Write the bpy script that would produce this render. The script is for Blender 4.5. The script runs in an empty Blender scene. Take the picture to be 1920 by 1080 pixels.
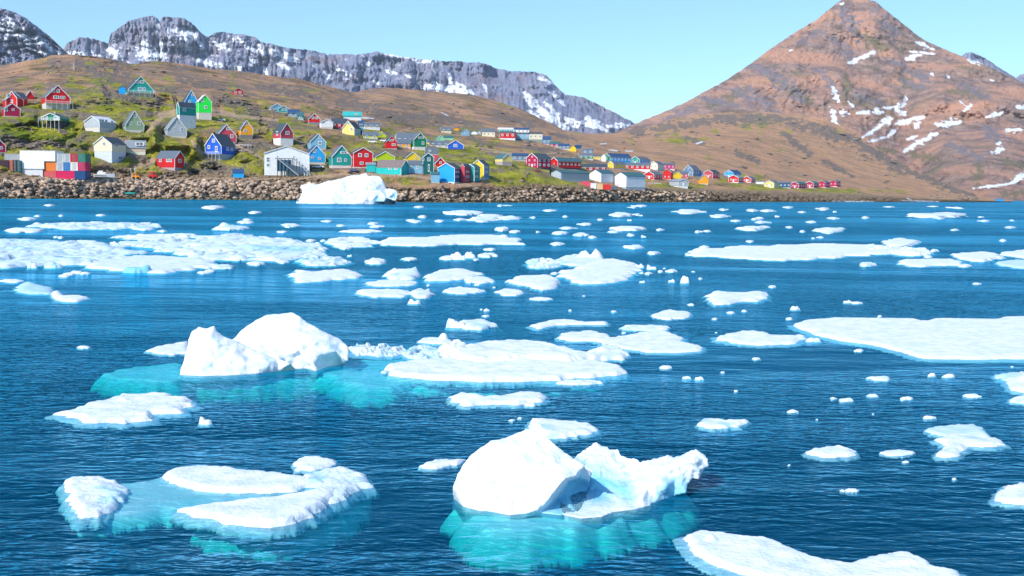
import bpy, bmesh, math, random
import numpy as np
from mathutils import Vector, Matrix
from mathutils.geometry import delaunay_2d_cdt

# ------------------------------------------------------------------ camera
random.seed(7); np.random.seed(7)
SC = bpy.context.scene
COL = SC.collection
F = 2059.0; CAMZ = 6.0
ALPHA = math.radians(0.8)
PITCH = math.atan((540 - 355) / F)
cam_d = bpy.data.cameras.new('camera')
cam = bpy.data.objects.new('camera', cam_d); COL.objects.link(cam)
cam_d.sensor_width = 36; cam_d.lens = 36 * F / 1920
cam_d.clip_start = 0.5; cam_d.clip_end = 40000
_f = Vector((0, math.cos(PITCH), -math.sin(PITCH)))
_u = Vector((0, math.sin(PITCH), math.cos(PITCH)))
_r = Vector((1, 0, 0))
_R = _r * math.cos(ALPHA) + _u * math.sin(ALPHA)
_U = _u * math.cos(ALPHA) - _r * math.sin(ALPHA)
m = Matrix((( _R.x, _U.x, -_f.x, 0), (_R.y, _U.y, -_f.y, 0), (_R.z, _U.z, -_f.z, CAMZ), (0, 0, 0, 1)))
cam.matrix_world = m
SC.camera = cam

# ------------------------------------------------------------------ light
SUN_EL, SUN_AZ = 38.0, 219.0        # azimuth clockwise from +Y; light comes from behind left
se, sa = math.radians(SUN_EL), math.radians(SUN_AZ)
SUN_DIR = Vector((math.sin(sa) * math.cos(se), math.cos(sa) * math.cos(se), math.sin(se)))
W = bpy.data.worlds.new('World'); SC.world = W; W.use_nodes = True
wn = W.node_tree; wn.nodes.clear()
sky = wn.nodes.new('ShaderNodeTexSky'); sky.sky_type = 'NISHITA'; sky.sun_disc = False
sky.sun_elevation = se; sky.sun_rotation = sa
sky.altitude = 0; sky.air_density = 1.0; sky.dust_density = 0.6; sky.ozone_density = 1.6
bg = wn.nodes.new('ShaderNodeBackground'); bg.inputs['Strength'].default_value = 0.15
hs = wn.nodes.new('ShaderNodeMix'); hs.data_type = 'RGBA'; hs.blend_type = 'MULTIPLY'
hs.inputs[0].default_value = 1.0
hs.inputs[7].default_value = (0.64, 0.87, 1.04, 1)
wo = wn.nodes.new('ShaderNodeOutputWorld')
wn.links.new(sky.outputs[0], hs.inputs[6]); wn.links.new(hs.outputs[2], bg.inputs[0]); wn.links.new(bg.outputs[0], wo.inputs[0])
sl = bpy.data.lights.new('sun', 'SUN'); sl.energy = 3.7; sl.angle = math.radians(0.53); sl.color = (1.0, 0.95, 0.88)
sun = bpy.data.objects.new('sun', sl); COL.objects.link(sun)
sun.rotation_euler = (-SUN_DIR).to_track_quat('-Z', 'Y').to_euler()
vs = SC.view_settings
SC.display_settings.display_device = 'sRGB'
vs.view_transform = 'Standard'; vs.look = 'None'; vs.exposure = 0.4; vs.gamma = 1.0; vs.use_curve_mapping = False
SC.render.engine = 'CYCLES'
SC.cycles.max_bounces = 8; SC.cycles.transparent_max_bounces = 12
SC.cycles.diffuse_bounces = 3; SC.cycles.glossy_bounces = 3; SC.cycles.volume_bounces = 1
SC.cycles.caustics_reflective = False; SC.cycles.caustics_refractive = False

# ------------------------------------------------------------------ geometry of the view (to survey real positions)
ca, sn = math.cos(ALPHA), math.sin(ALPHA)
cp, sp = math.cos(PITCH), math.sin(PITCH)
def slopes(px, py):
    """x/y and z/y of the sight line through a point of the photograph"""
    px = np.asarray(px, float); py = np.asarray(py, float)
    u = (px - 960) / F; v = (540 - py) / F
    u2 = u * ca - v * sn; v2 = v * ca + u * sn
    dy = cp + v2 * sp
    return u2 / dy, (v2 * cp - sp) / dy
def at(px, py, D):
    sx, sz = slopes(px, py)
    return np.stack([sx * D, np.broadcast_to(D, np.shape(sx)) * 1.0, CAMZ + sz * D], -1)
def Dground(px, py, z=0.0):
    sx, sz = slopes(px, py)
    return (z - CAMZ) / np.minimum(sz, -1e-4)
def ground(px, py, z=0.0):
    return at(px, py, Dground(px, py, z))

# ------------------------------------------------------------------ noise
_perm = np.random.RandomState(3).permutation(256); _perm = np.concatenate([_perm, _perm, _perm])
_g = np.random.RandomState(4).normal(size=(256, 3)); _g /= np.linalg.norm(_g, axis=1)[:, None]
def pnoise(P):
    P = np.asarray(P, float); i = np.floor(P).astype(int); f = P - i
    w = f * f * f * (f * (f * 6 - 15) + 10); i &= 255
    out = 0
    for dx in (0, 1):
        wx = w[..., 0] if dx else 1 - w[..., 0]
        for dy in (0, 1):
            wy = w[..., 1] if dy else 1 - w[..., 1]
            for dz in (0, 1):
                wz = w[..., 2] if dz else 1 - w[..., 2]
                h = _perm[_perm[_perm[(i[..., 0] + dx) & 255] + ((i[..., 1] + dy) & 255)] + ((i[..., 2] + dz) & 255)]
                g = _g[h]
                out = out + wx * wy * wz * (g[..., 0] * (f[..., 0] - dx) + g[..., 1] * (f[..., 1] - dy) + g[..., 2] * (f[..., 2] - dz))
    return out * 1.5
def fbm(P, octv=4, gain=0.5, lac=2.03):
    P = np.asarray(P, float); s = 0; a = 1.0
    for k in range(octv):
        s = s + a * pnoise(P + k * 17.3); P = P * lac; a *= gain
    return s
def ridged(P, octv=4, gain=0.5):
    P = np.asarray(P, float); s = 0; a = 1.0
    for k in range(octv):
        s = s + a * (1 - 2.2 * np.abs(pnoise(P + k * 11.7))); P = P * 2.07; a *= gain
    return s
def sstep(a, b, x):
    t = np.clip((x - a) / (b - a), 0, 1); return t * t * (3 - 2 * t)

# ------------------------------------------------------------------ materials
MATS = {}
def new_mat(name):
    mt = bpy.data.materials.new(name); mt.use_nodes = True; mt.node_tree.nodes.clear(); return mt
class NB:
    def __init__(s, mt): s.t = mt.node_tree
    def n(s, kind, **kw):
        nd = s.t.nodes.new('ShaderNode' + kind)
        for k, v in kw.items():
            if k == 'ins':
                for kk, vv in v.items():
                    if hasattr(vv, 'is_linked') or isinstance(vv, bpy.types.NodeSocket): s.t.links.new(vv, nd.inputs[kk])
                    else: nd.inputs[kk].default_value = vv
            else: setattr(nd, k, v)
        return nd
    def noise(s, vec, scale, detail=4, rough=0.55, dist=0.0):
        return s.n('TexNoise', ins={'Vector': vec, 'Scale': scale, 'Detail': detail, 'Roughness': rough, 'Distortion': dist}).outputs[0]
    def mapr(s, v, a, b, c=0.0, d=1.0):
        return s.n('MapRange', ins={'Value': v, 'From Min': a, 'From Max': b, 'To Min': c, 'To Max': d}).outputs[0]
    def mix(s, f, a, b, mode='MIX'):
        nd = s.n('Mix', data_type='RGBA', blend_type=mode)
        for i, x in ((0, f), (6, a), (7, b)):
            if isinstance(x, bpy.types.NodeSocket): s.t.links.new(x, nd.inputs[i])
            else: nd.inputs[i].default_value = x if i == 0 else (tuple(x) + (1,))[:4]
        return nd.outputs[2]
    def math(s, op, a, b=0.0, clamp=False):
        nd = s.n('Math', operation=op, use_clamp=clamp)
        for i, x in enumerate((a, b)):
            if isinstance(x, bpy.types.NodeSocket): s.t.links.new(x, nd.inputs[i])
            else: nd.inputs[i].default_value = x
        return nd.outputs[0]
    def mapping(s, vec, scale=(1, 1, 1), rot=(0, 0, 0), loc=(0, 0, 0)):
        return s.n('Mapping', ins={'Vector': vec, 'Scale': scale, 'Rotation': rot, 'Location': loc}).outputs[0]
    def attr(s, name): return s.n('Attribute', attribute_name=name).outputs['Fac']
    def geo(s): return s.n('NewGeometry').outputs['Position']
    def obj(s): return s.n('TexCoord').outputs['Object']
    def bump(s, h, strength=0.5, dist=0.1, normal=None):
        nd = s.n('Bump', ins={'Height': h, 'Strength': strength, 'Distance': dist})
        if normal is not None: s.t.links.new(normal, nd.inputs['Normal'])
        return nd.outputs[0]
    def out(s, surf=None, vol=None):
        o = s.n('OutputMaterial')
        if surf is not None: s.t.links.new(surf, o.inputs['Surface'])
        if vol is not None: s.t.links.new(vol, o.inputs['Volume'])
    def bsdf(s, color, rough=0.8, normal=None, spec=0.3, **kw):
        nd = s.n('BsdfPrincipled')
        for k, x in (('Base Color', color), ('Roughness', rough), ('Specular IOR Level', spec)) + tuple(kw.items()):
            if isinstance(x, bpy.types.NodeSocket): s.t.links.new(x, nd.inputs[k])
            elif k == 'Base Color': nd.inputs[k].default_value = (tuple(x) + (1,))[:4]
            else: nd.inputs[k].default_value = x
        if normal is not None: s.t.links.new(normal, nd.inputs['Normal'])
        return nd.outputs[0]

def paint(name, rgb, rough=0.6, var=0.12, planks=True):
    key = ('paint', name)
    if key in MATS: return MATS[key]
    mt = new_mat(name); b = NB(mt)
    o = b.obj()
    n1 = b.noise(o, 0.6, 3); n2 = b.noise(b.mapping(o, (6, 6, 0.6)), 1.0, 3)
    f = b.math('ADD', b.math('MULTIPLY', n1, 0.6), b.math('MULTIPLY', n2, 0.4))
    c = b.mix(b.mapr(f, 0.35, 0.65), [x * (1 - var) for x in rgb], [min(1, x * (1 + var * .6)) for x in rgb])
    nrm = b.bump(n2, 0.25, 0.02)
    b.out(b.bsdf(c, rough, nrm)); MATS[key] = mt; return mt

def mesh_obj(name, verts, faces, mat, parent=None, smooth=False, attrs=None, label=None, cat=None, group=None, kind=None):
    me = bpy.data.meshes.new(name)
    verts = np.asarray(verts, np.float32)
    if isinstance(faces, np.ndarray):
        nf, k = faces.shape
        me.vertices.add(len(verts)); me.vertices.foreach_set('co', verts.ravel())
        me.loops.add(nf * k); me.loops.foreach_set('vertex_index', faces.astype(np.int32).ravel())
        me.polygons.add(nf); me.polygons.foreach_set('loop_start', np.arange(0, nf * k, k, dtype=np.int32))
        try: me.polygons.foreach_set('loop_total', np.full(nf, k, np.int32))
        except Exception: pass
        me.update(calc_edges=True)
    else:
        me.from_pydata([tuple(map(float, v)) for v in verts], [], [tuple(map(int, f)) for f in faces]); me.update()
    if smooth: me.polygons.foreach_set('use_smooth', np.ones(len(me.polygons), bool))
    for k, a in (attrs or {}).items():
        at_ = me.attributes.new(k, 'FLOAT', 'POINT'); at_.data.foreach_set('value', np.asarray(a, np.float32))
    me.materials.append(mat)
    o = bpy.data.objects.new(name, me); COL.objects.link(o)
    if parent is not None: o.parent = parent
    tag(o, label, cat, group, kind)
    return o
def tag(o, label=None, cat=None, group=None, kind=None):
    if label: o['label'] = label
    if cat: o['category'] = cat
    if group: o['group'] = group
    if kind: o['kind'] = kind
    return o
def empty(name, loc, label, cat, group=None, rz=0.0):
    o = bpy.data.objects.new(name, None); COL.objects.link(o); o.location = loc; o.rotation_euler = (0, 0, rz)
    o.empty_display_size = 0.5
    return tag(o, label, cat, group)
def gridfaces(nr, nc):
    i = np.arange(nr * nc).reshape(nr, nc)
    return np.stack([i[:-1, :-1].ravel(), i[:-1, 1:].ravel(), i[1:, 1:].ravel(), i[1:, :-1].ravel()], -1)
# ------------------------------------------------------------------ survey of the town (photo columns and rows)
HS = [
# ---- left slope, uphill
(5,30,44,200,187,172,'G','red','red house at the far left edge of the hill, half hidden behind a dark roof',dict(roof='grey',wins=[(20,180,12,6)])),
(47,64,64,186,180,170,'G','red','small red gable peeping out behind a dark blue roof at upper left',dict(roof='grey',wins=[])),
(15,32,52,200,183,172,'GL','red','red house with a long slate blue roof at upper left',dict(roof='slate',wins=[(22,190,5,5)],length=1.6)),
(3,38,38,219,204,194,'G','crimson','dark crimson house lowest of the red group at the left edge',dict(roof='brown',fnd=2,wins=[(12,206,5,5),(25,205,4,4)])),
(78,132,132,205,182,160,'G','red','tall red house with a pale foundation on the upper left slope',dict(roof='slate',fnd=12,wins=[(101,170,5,6),(110,170,5,6),(106,182,9,5),(116,182,4,5),(121,182,3,5)],deck=True,length=1.0)),
(79,112,131,241,220,213,'GL','green','low dark green house on white stilts below the tall red house',dict(roof='green',fnd=15,stilts=True,deck=True,chim=True,wins=[(86,222,6,8),(105,222,6,6),(109,222,4,6)])),
(232,288,288,181,168,143,'G','teal','teal gabled house standing alone high on the hill',dict(roof='dark',fnd=8,wins=[(258,153,6,5),(267,153,6,5),(263,166,7,5),(271,166,4,5)],deck=True,length=.9)),
(223,235,235,176,165,162,'G','azure','small bright blue shed beside the teal gabled house',dict(roof='blue',wins=[])),
(159,187,218,248,228,218,'GL','grey','light grey low house with a cream base and side deck',dict(roof='white',fnd=9,wins=[(188,226,4,4),(193,226,4,4),(199,226,4,4),(210,227,4,4)],length=1.2,storeys=1)),
(229,270,270,248,234,208,'G','sage','sage green house with a steep gable and slate roof',dict(roof='slate',fnd=5,wins=[(254,218,5,5),(246,231,4,5),(261,231,5,6)],length=.8)),
(307,350,350,258,242,219,'G','grey','grey wooden house with a steep gable below the dirt path',dict(roof='grey',fnd=4,wins=[(334,229,4,4),(341,242,5,5),(328,242,2,5)],length=.7)),
(342,371,371,200,190,169,'G','skyblue','sky blue gabled house behind a teal one and a lime green one',dict(roof='dark',wins=[(361,178,4,4),(356,190,4,4)],length=.9)),
(368,397,397,224,191,178,'G','lime','bright lime green house with a steep gable',dict(roof='white',fnd=13,wins=[(380,188,5,6),(386,201,5,5)],length=.8)),
(332,337,368,241,201,192,'GL','teal','teal house with a tall white basement and a dark roof',dict(roof='dark',fnd=25,fcol=(.82,.81,.78),wins=[(346,206,5,5)],length=4.0)),
(436,456,456,178,170,165,'G','red','tiny red house alone high on the brown hill',dict(roof='dark',fnd=1,wins=[(442,173,4,4),(450,173,4,4)])),
(400,443,443,268,254,234,'G','rose','rose red house behind the bright blue one',dict(roof='slate',fnd=2,wins=[(428,241,6,5),(435,255,5,6)],length=1.1)),
(447,474,474,260,242,226,'G','orange','orange yellow house on a dark base',dict(roof='slate',fnd=7,fcol=(.2,.2,.2),wins=[(460,233,5,5),(460,245,5,5)],length=1.1)),
(385,415,441,299,273,251,'GL','blue','bright blue house with a wooden deck and slate roof',dict(roof='dark',fnd=10,fcol=(.40,.45,.50),deck='wood',wins=[(401,264,5,6),(392,276,4,6),(406,280,4,10),(427,279,4,5),(435,279,4,5)],length=1.2)),
(177,210,237,305,270,257,'GL','cream','tall cream house with grey lower storeys near the boats',dict(roof='dark',fnd=21,fcol=(.62,.66,.70),wins=[(196,270,5,5),(219,272,6,5)],length=1.3)),
(237,273,273,290,277,263,'S','tan','flat tan and cream building behind the tall cream house',dict(roof='grey',fnd=6,fcol=(.75,.72,.55),wins=[(262,270,14,6)],length=6)),
(294,328,346,319,296,283,'GR','red','small red house beside the shore road at left',dict(roof='slate',fnd=5,fcol=(.45,.35,.35),wins=[(301,300,4,7),(315,300,5,7),(321,300,3,7),(337,301,5,6)],length=1.2)),
(437,457,457,333,324,317,'S','azure','low bright blue tarpaulin shelter beside the shore road',dict(roof='blue',wins=[],length=4,name='shelter',cat='shelter',trim=False)),
(496,580,580,329,288,274,'G','white','big white fish hall with dark open stairs in front',dict(roof='dark',wins=[(503,300,6,9),(503,310,6,5)],length=.5,name='fish_hall',cat='hall',door=False)),
(512,526,550,273,249,231,'GR','rose','rose and grey house on a tall white base behind the fish hall',dict(roof='dark',fnd=14,fcol=(.78,.78,.76),wins=[(520,250,3,7),(539,249,6,6)],length=1.2)),
(576,611,611,280,266,251,'G','ltblue','pale blue gabled house just behind another pale blue one',dict(roof='dark',fnd=2,wins=[(600,258,4,4),(600,268,6,6)],length=1.1)),
(571,610,610,308,290,273,'G','skyblue','lower of the two pale blue houses, right of the fish hall',dict(roof='blue',fnd=4,wins=[(590,283,5,6),(586,295,5,4),(599,297,5,4)],length=.9)),
(616,659,659,315,294,273,'G','teal','teal house with a white balcony under its steep gable',dict(roof='slate',fnd=5,fcol=(.7,.6,.55),wins=[(645,286,12,4),(636,300,7,7),(648,300,4,5)],length=1.0)),
(656,699,699,315,287,277,'G','red','bright red house right of the teal balcony house',dict(roof='dark',fnd=2,wins=[(675,291,6,6),(687,291,6,6),(678,306,6,5)],length=1.1)),
(502,533,533,208,202,194,'G','ltblue','pale blue long house highest of a row on the brown slope',dict(roof='green',fnd=1,wins=[(506,204,3,3),(511,204,3,3)],length=1)),
(518,542,542,211,204,198,'G','bluegreen','second pale blue house down the row on the brown slope',dict(roof='blue',fnd=1,wins=[(530,205,3,4),(536,205,3,4)],length=1)),
(540,558,561,219,212,205,'S','slate','slate blue long house third down the row on the brown slope',dict(roof='blue',fnd=3,fcol=(.35,.42,.5),length=6)),
(558,569,569,224,217,210,'S','bluegreen','last blue green house at the lower end of the row',dict(roof='green',fnd=2,fcol=(.5,.6,.65),length=6)),
(575,600,600,234,223,213,'G','red','red house with white trim at the head of the upper row',dict(roof='dark',fnd=5,fcol=(.25,.25,.27),wins=[(587,221,4,4),(594,221,4,4)])),
(599,624,624,241,229,223,'G','white','white house with a pink red gable beside the red one',dict(roof='brown',fnd=3,wins=[(603,229,3,4),(607,229,3,4)])),
(622,651,651,243,231,222,'S','darkred','long dark red row house behind the pale yellow one',dict(roof='dark',fnd=4,fcol=(.12,.10,.12),length=7)),
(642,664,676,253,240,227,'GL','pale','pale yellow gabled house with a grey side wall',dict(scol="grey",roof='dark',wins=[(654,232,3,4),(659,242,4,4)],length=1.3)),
(672,681,681,251,236,226,'S','bluegreen','narrow blue green house tucked behind the pale yellow one',dict(roof='blue',fnd=6,fcol=(.04,.06,.15),length=7,wins=[(675,236,2,6),(679,236,2,6)])),
(644,677,677,225,217,209,'S','turq','bright turquoise long house above the red row',dict(roof='turq',fnd=5,fcol=(.72,.70,.74),length=7,wins=[(666,214,3,3),(670,214,3,3)])),
(680,712,712,243,236,229,'S','cream','cream long house above the red gabled house',dict(roof='slate',fnd=5,fcol=(.62,.62,.66),length=7)),
(681,708,708,260,254,247,'S','yelgreen','low yellow green row house right of the pale yellow house',dict(roof='slate',fnd=2,length=7)),
(709,724,724,257,254,249,'G','yelgreen','little yellow green gable behind the red gabled house',dict(roof='grey',wins=[])),
(740,752,752,260,255,248,'G','tan','small tan gable between dark roofs uphill of the red house',dict(roof='white',wins=[(746,254,2,3)])),
(744,786,786,266,261,249,'S','grey','long grey building with a pale roof edge, centre of town',dict(roof='slate',fnd=3,length=8)),
(721,744,744,279,266,255,'G','red','red gabled house with a white balcony, centre of town',dict(roof='dark',fnd=1,wins=[(733,263,8,3),(738,271,6,4)],length=1.2)),
(744,770,770,276,269,261,'S','orange','yellow orange long house between the red and dark green gables',dict(roof='slate',fnd=1,length=7)),
(768,776,800,281,262,249,'GR','green','dark green gabled house with a white balcony and pale base',dict(roof='slate',fnd=6,fcol=(.68,.64,.60),wins=[(789,258,9,3),(793,268,4,5)],length=1)),
(800,808,808,272,266,262,'S','yellow','narrow yellow wall right of the dark green gable',dict(roof='slate',wins=[],length=5)),
(817,833,833,266,261,254,'G','ltgreen','small round topped light green house',dict(roof='turq',wins=[(824,261,3,3)])),
(832,850,850,262,258,254,'S','ltgreen','low green row house behind the light green gable',dict(roof='green',wins=[],length=5)),
(827,846,846,249,244,238,'S','yellow','yellow house with a slate roof on the ridge',dict(roof='slate',fnd=3,length=6)),
(851,860,860,245,240,239,'S','orange','tiny orange yellow house on the ridge',dict(roof='slate',wins=[],length=4)),
(864,880,880,254,247,242,'G','ltblue','pale blue house on the ridge right of the yellow ones',dict(roof='slate',wins=[(872,249,2,3)])),
(884,894,894,252,248,246,'G','white','little white house on the ridge',dict(roof='grey',wins=[])),
(894,902,902,252,248,245,'G','grey','little grey house on the ridge beside the white one',dict(roof='slate',wins=[])),
(806,842,842,276,271,264,'S','white','long low white sided house with a dark roof left of the blue house',dict(roof='slate',fnd=3,length=7)),
(839,868,870,281,272,263,'GL','blue','blue and teal house on dark posts at the edge of the green slope',dict(scol="bluegreen",roof='slate',fnd=2,fcol=(.1,.1,.1),wins=[(851,273,3,5),(855,273,3,5)],length=2)),
(698,740,740,302,294,284,'G','yelgreen','yellow green house half hidden behind the teal shed',dict(roof='dark',wins=[],length=1)),
(755,788,788,305,296,285,'G','yellow','bright yellow gable behind the low teal houses',dict(roof='dark',wins=[(780,297,3,3)],length=1)),
(687,704,704,322,309,305,'S','turq','small turquoise shed at the left end of the waterfront row',dict(roof='grey',wins=[],length=4)),
(704,752,768,327,313,300,'GR','turq','long low turquoise house with a brown grey roof at the waterfront',dict(roof='brown',wins=[(731,316,5,4),(742,316,5,4)],length=1.4)),
(766,792,792,325,309,301,'S','ltblue','pale blue house with a dark base right of the turquoise one',dict(roof='slate',wins=[(770,314,4,5),(783,314,5,5)],length=7)),
(789,813,813,327,295,287,'G','dkgreen','tall dark green house with two pale windows',dict(roof='green',wins=[(793,299,4,5),(804,299,5,6),(804,315,3,12)],length=.9)),
(797,822,822,304,289,277,'GR','rose','rose red house with a slate roof behind the dark green one',dict(roof='slate',wins=[(806,283,4,3)],length=1)),
(812,836,836,312,306,295,'G','red','red gable squeezed between the dark green and azure houses',dict(roof='dark',wins=[(826,305,4,4)],length=1)),
(808,824,824,343,327,322,'S','ltblue','small pale blue shed in front of the azure house',dict(roof='green',fnd=1,wins=[],length=4,name='shed',cat='shed')),
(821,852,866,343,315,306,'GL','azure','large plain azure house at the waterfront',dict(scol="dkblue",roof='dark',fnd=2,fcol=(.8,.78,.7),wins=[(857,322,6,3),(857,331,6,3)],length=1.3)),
(864,871,882,343,313,308,'GL','rose','narrow rose red gabled house right of the azure one',dict(roof='dark',fnd=2,fcol=(.1,.02,.05),length=3,wins=[(876,322,5,3),(876,331,5,3)])),
(874,889,900,342,314,308,'GL','teal','grey teal house between the rose and yellow gables',dict(roof='green',fnd=2,fcol=(.05,.1,.12),length=1.5,wins=[(893,321,5,3),(893,331,5,3)])),
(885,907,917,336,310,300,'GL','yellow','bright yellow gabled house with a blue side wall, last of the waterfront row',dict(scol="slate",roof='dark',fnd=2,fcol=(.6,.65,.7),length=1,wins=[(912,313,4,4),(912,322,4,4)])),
# ---- ridge row
(904,928,928,256,247,241,'S','cream','cream house at the left end of the long ridge row',dict(roof='slate',length=6)),
(934,962,962,248,244,240,'S','turq','turquoise row house on the ridge above the red one',dict(roof='white',length=6)),
(962,992,992,249,244,240,'S','white','lilac white row house on the ridge',dict(roof='blue',length=6)),
(937,966,966,262,250,247,'S','red','red row house with a white base on the ridge',dict(roof='dark',fnd=6,fcol=(.75,.74,.70),length=6)),
(965,992,992,264,252,249,'S','ltblue','pale blue row house on dark posts on the ridge',dict(roof='dark',fnd=7,fcol=(.15,.18,.22),length=6)),
(991,1017,1017,265,252,249,'S','cream','pale green cream row house at the right end of the ridge row',dict(roof='dark',fnd=7,fcol=(.2,.3,.3),length=6)),
(1017,1033,1033,271,263,256,'GL','slate','dark slate house stepping down from the ridge row',dict(roof='blue',fnd=2,length=2)),
(1030,1048,1048,275,271,266,'S','magenta','magenta row house with a green roof below the ridge',dict(roof='green',fnd=1,length=5)),
(1047,1068,1068,280,275,270,'GL','green','green and slate row house below the ridge',dict(scol="slate",roof='blue',fnd=2,length=3)),
(1068,1080,1080,284,279,273,'G','yellow','small yellow gable at the end of the dark green row',dict(roof='dark',wins=[])),
(1078,1090,1090,279,276,272,'S','dkblue','dark blue low roof house behind the small yellow gable',dict(roof='blue',wins=[],length=5)),
(1092,1112,1112,287,283,279,'GL','bluegreen','blue green house with a brown roof above the green row',dict(scol="slate",roof='slate',length=3)),
(1085,1112,1112,298,293,288,'GR','green','bright green row house on the brown slope',dict(roof='slate',fnd=1,length=3)),
(1111,1126,1126,299,294,291,'S','yellow','yellow row house joined to the bright green one',dict(roof='slate',fnd=1,length=5)),
(1127,1136,1136,303,295,289,'G','white','small white gabled house right of the yellow row house',dict(roof='grey',wins=[])),
(1132,1144,1183,305,295,288,'GL','green','large emerald green and blue block on the slope',dict(scol="azure",roof='blue',length=3,storeys=2)),
(1183,1199,1219,308,300,294,'GL','teal','emerald and blue block right of the large one',dict(scol="azure",roof='slate',length=2.2,storeys=2)),
(1140,1150,1172,317,308,303,'GL','yellow','yellow row house above the white warehouses',dict(roof='slate',fnd=4,fcol=(.65,.62,.62),length=3)),
(1171,1219,1219,319,311,306,'S','red','long red row house with a white base above the warehouses',dict(roof='slate',fnd=4,fcol=(.70,.68,.68),length=6)),
(1217,1233,1245,319,309,303,'GL','cream','cream house with a pale yellow wing',dict(roof='slate',fnd=5,fcol=(.62,.62,.62),length=2)),
(1244,1265,1265,318,310,306,'S','magenta','magenta row house right of the cream house',dict(roof='slate',fnd=3,length=6)),
(928,942,960,310,297,288,'GR','pale','cream yellow house with an outside stair at the top of the green slope',dict(roof='green',fnd=7,fcol=(.45,.42,.38),wins=[(951,292,3,3)],length=1.2)),
(960,990,990,302,294,288,'S','slate','dark roofed long house right of the cream yellow one',dict(roof='blue',fnd=5,fcol=(.5,.42,.42),length=7)),
(987,1008,1033,316,298,288,'GL','crimson','two storey crimson house with dark green roofs',dict(roof='dark',fnd=3,fcol=(.1,.1,.15),length=1.2,storeys=2)),
(1032,1046,1090,317,303,296,'GL','red','long bright red house on dark posts',dict(roof='green',fnd=6,fcol=(.04,.07,.12),length=3.2)),
(1090,1137,1137,321,314,308,'S','darkred','long dark red row house behind the white warehouse',dict(roof='dark',fnd=2,fcol=(.05,.07,.08),length=7)),
(1033,1052,1105,341,324,319,'GL','grey','long pale grey warehouse with a green roof',dict(roof='green',fnd=0,length=3.2,name='warehouse',cat='warehouse',trim=False,wins=[(1056+8*i,326,3,1.5) for i in range(6)])),
(1105,1127,1152,342,325,318,'GL','white','left one of two big white warehouses at the quay',dict(roof='green',wins=[],length=1.8,name='warehouse',cat='warehouse',trim=False,door=False)),
(1152,1174,1210,356,330,323,'GL','white','right one of two big white warehouses, nearer the water',dict(roof='green',fnd=5,fcol=(.40,.46,.48),wins=[],length=1.8,name='warehouse',cat='warehouse',trim=False,door=False)),
(1208,1226,1242,337,328,322,'GL','red','red house with white gable boards right of the warehouses',dict(roof='slate',fnd=2,length=1.6)),
(1243,1258,1262,336,324,317,'GL','red','upright red house with a white dormer',dict(roof='slate',fnd=1,length=2)),
(1260,1277,1277,335,328,322,'G','yellow','yellow gable between the upright red house and slate roofs',dict(roof='slate',wins=[])),
(1275,1290,1290,333,327,322,'S','rose','lilac row house with a slate roof',dict(roof='slate',length=6)),
(1254,1272,1290,351,341,336,'GR','grey','grey low house with white base near the water',dict(roof='grey',fnd=4,fcol=(.8,.8,.8),length=2)),
(1272,1290,1290,350,342,337,'S','slate','dark slate house beside the grey low house',dict(roof='slate',length=5)),
(1282,1299,1312,330,320,310,'GL','slate','slate blue house with a steep white edged gable',dict(roof='slate',fnd=1,length=1.3)),
(1300,1317,1317,331,325,320,'S','blue','low blue house behind the slate blue gable',dict(roof='slate',wins=[],length=5)),
(1307,1328,1328,345,337,328,'G','orange','orange house with an outside ladder, nearer the water',dict(roof='slate',fnd=2,length=1.2,wins=[(1316,336,2,4)])),
(1320,1336,1349,334,325,319,'GL','rose','crimson house with a dark roof uphill of the orange one',dict(roof='dark',length=1.6)),
(1358,1375,1390,333,326,319,'GL','azure','turquoise blue house with a dark blue roof behind the long red one',dict(roof='blue',length=1.6)),
(1366,1384,1394,343,334,329,'GL','red','long low red house with a white base',dict(roof='grey',fnd=3,fcol=(.85,.8,.75),length=2)),
(1392,1408,1417,342,336,331,'GL','red','red extension right of the long low red house',dict(roof='slate',fnd=2,fcol=(.8,.75,.7),length=2)),
(1417,1432,1432,345,342,340,'S','white','low white shed between the red and the yellow houses',dict(roof='grey',wins=[],length=4)),
(1433,1451,1462,352,344,339,'GL','pale','pale yellow house at the start of the last red row',dict(roof='slate',fnd=2,fcol=(.8,.75,.65),length=2)),
(1461,1482,1482,352,345,341,'S','dkblue','dark blue green house left of the last red row',dict(roof='slate',fnd=1,length=6)),
]
# ================================================================== LAND
def blur(A, kr, kc):
    def b1(A, k, ax):
        if k < 1: return A
        pad = [(0, 0), (0, 0)]; pad[ax] = (k, k)
        B = np.pad(A, pad, mode='edge'); B = np.cumsum(B, axis=ax)
        B = np.concatenate([np.zeros_like(np.take(B, [0], ax)), B], ax)
        n = A.shape[ax]; w = 2 * k + 1
        return (np.take(B, np.arange(w, w + n), ax) - np.take(B, np.arange(0, n), ax)) / w
    return b1(b1(A, kr, 0), kc, 1)
def strokes(PX, PY, S, seed=0.0, rag=0.55, sc=9.0):
    """soft mask of snow or vegetation streaks, ragged by noise"""
    n = fbm(np.stack([PX / sc + seed, PY / (sc * .55), np.full(PX.shape, seed)], -1), 4, 0.6)
    m = np.zeros(PX.shape)
    for (x0, y0, x1, y1, w) in S:
        R = w * 2.5 + 4
        sel = (PX > min(x0, x1) - R) & (PX < max(x0, x1) + R) & (PY > min(y0, y1) - R) & (PY < max(y0, y1) + R)
        if not sel.any(): continue
        x = PX[sel]; y = PY[sel]; dx, dy = x1 - x0, y1 - y0
        t = np.clip(((x - x0) * dx + (y - y0) * dy) / (dx * dx + dy * dy + 1e-6), 0, 1)
        d = np.hypot(x - x0 - t * dx, y - y0 - t * dy)
        v = 1 - d / (w * (1 - 0.35 * np.abs(2 * t - 1))) + rag * n[sel] * 1.6
        m[sel] = np.maximum(m[sel], sstep(-0.05, 0.22, v))
    return m

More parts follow.
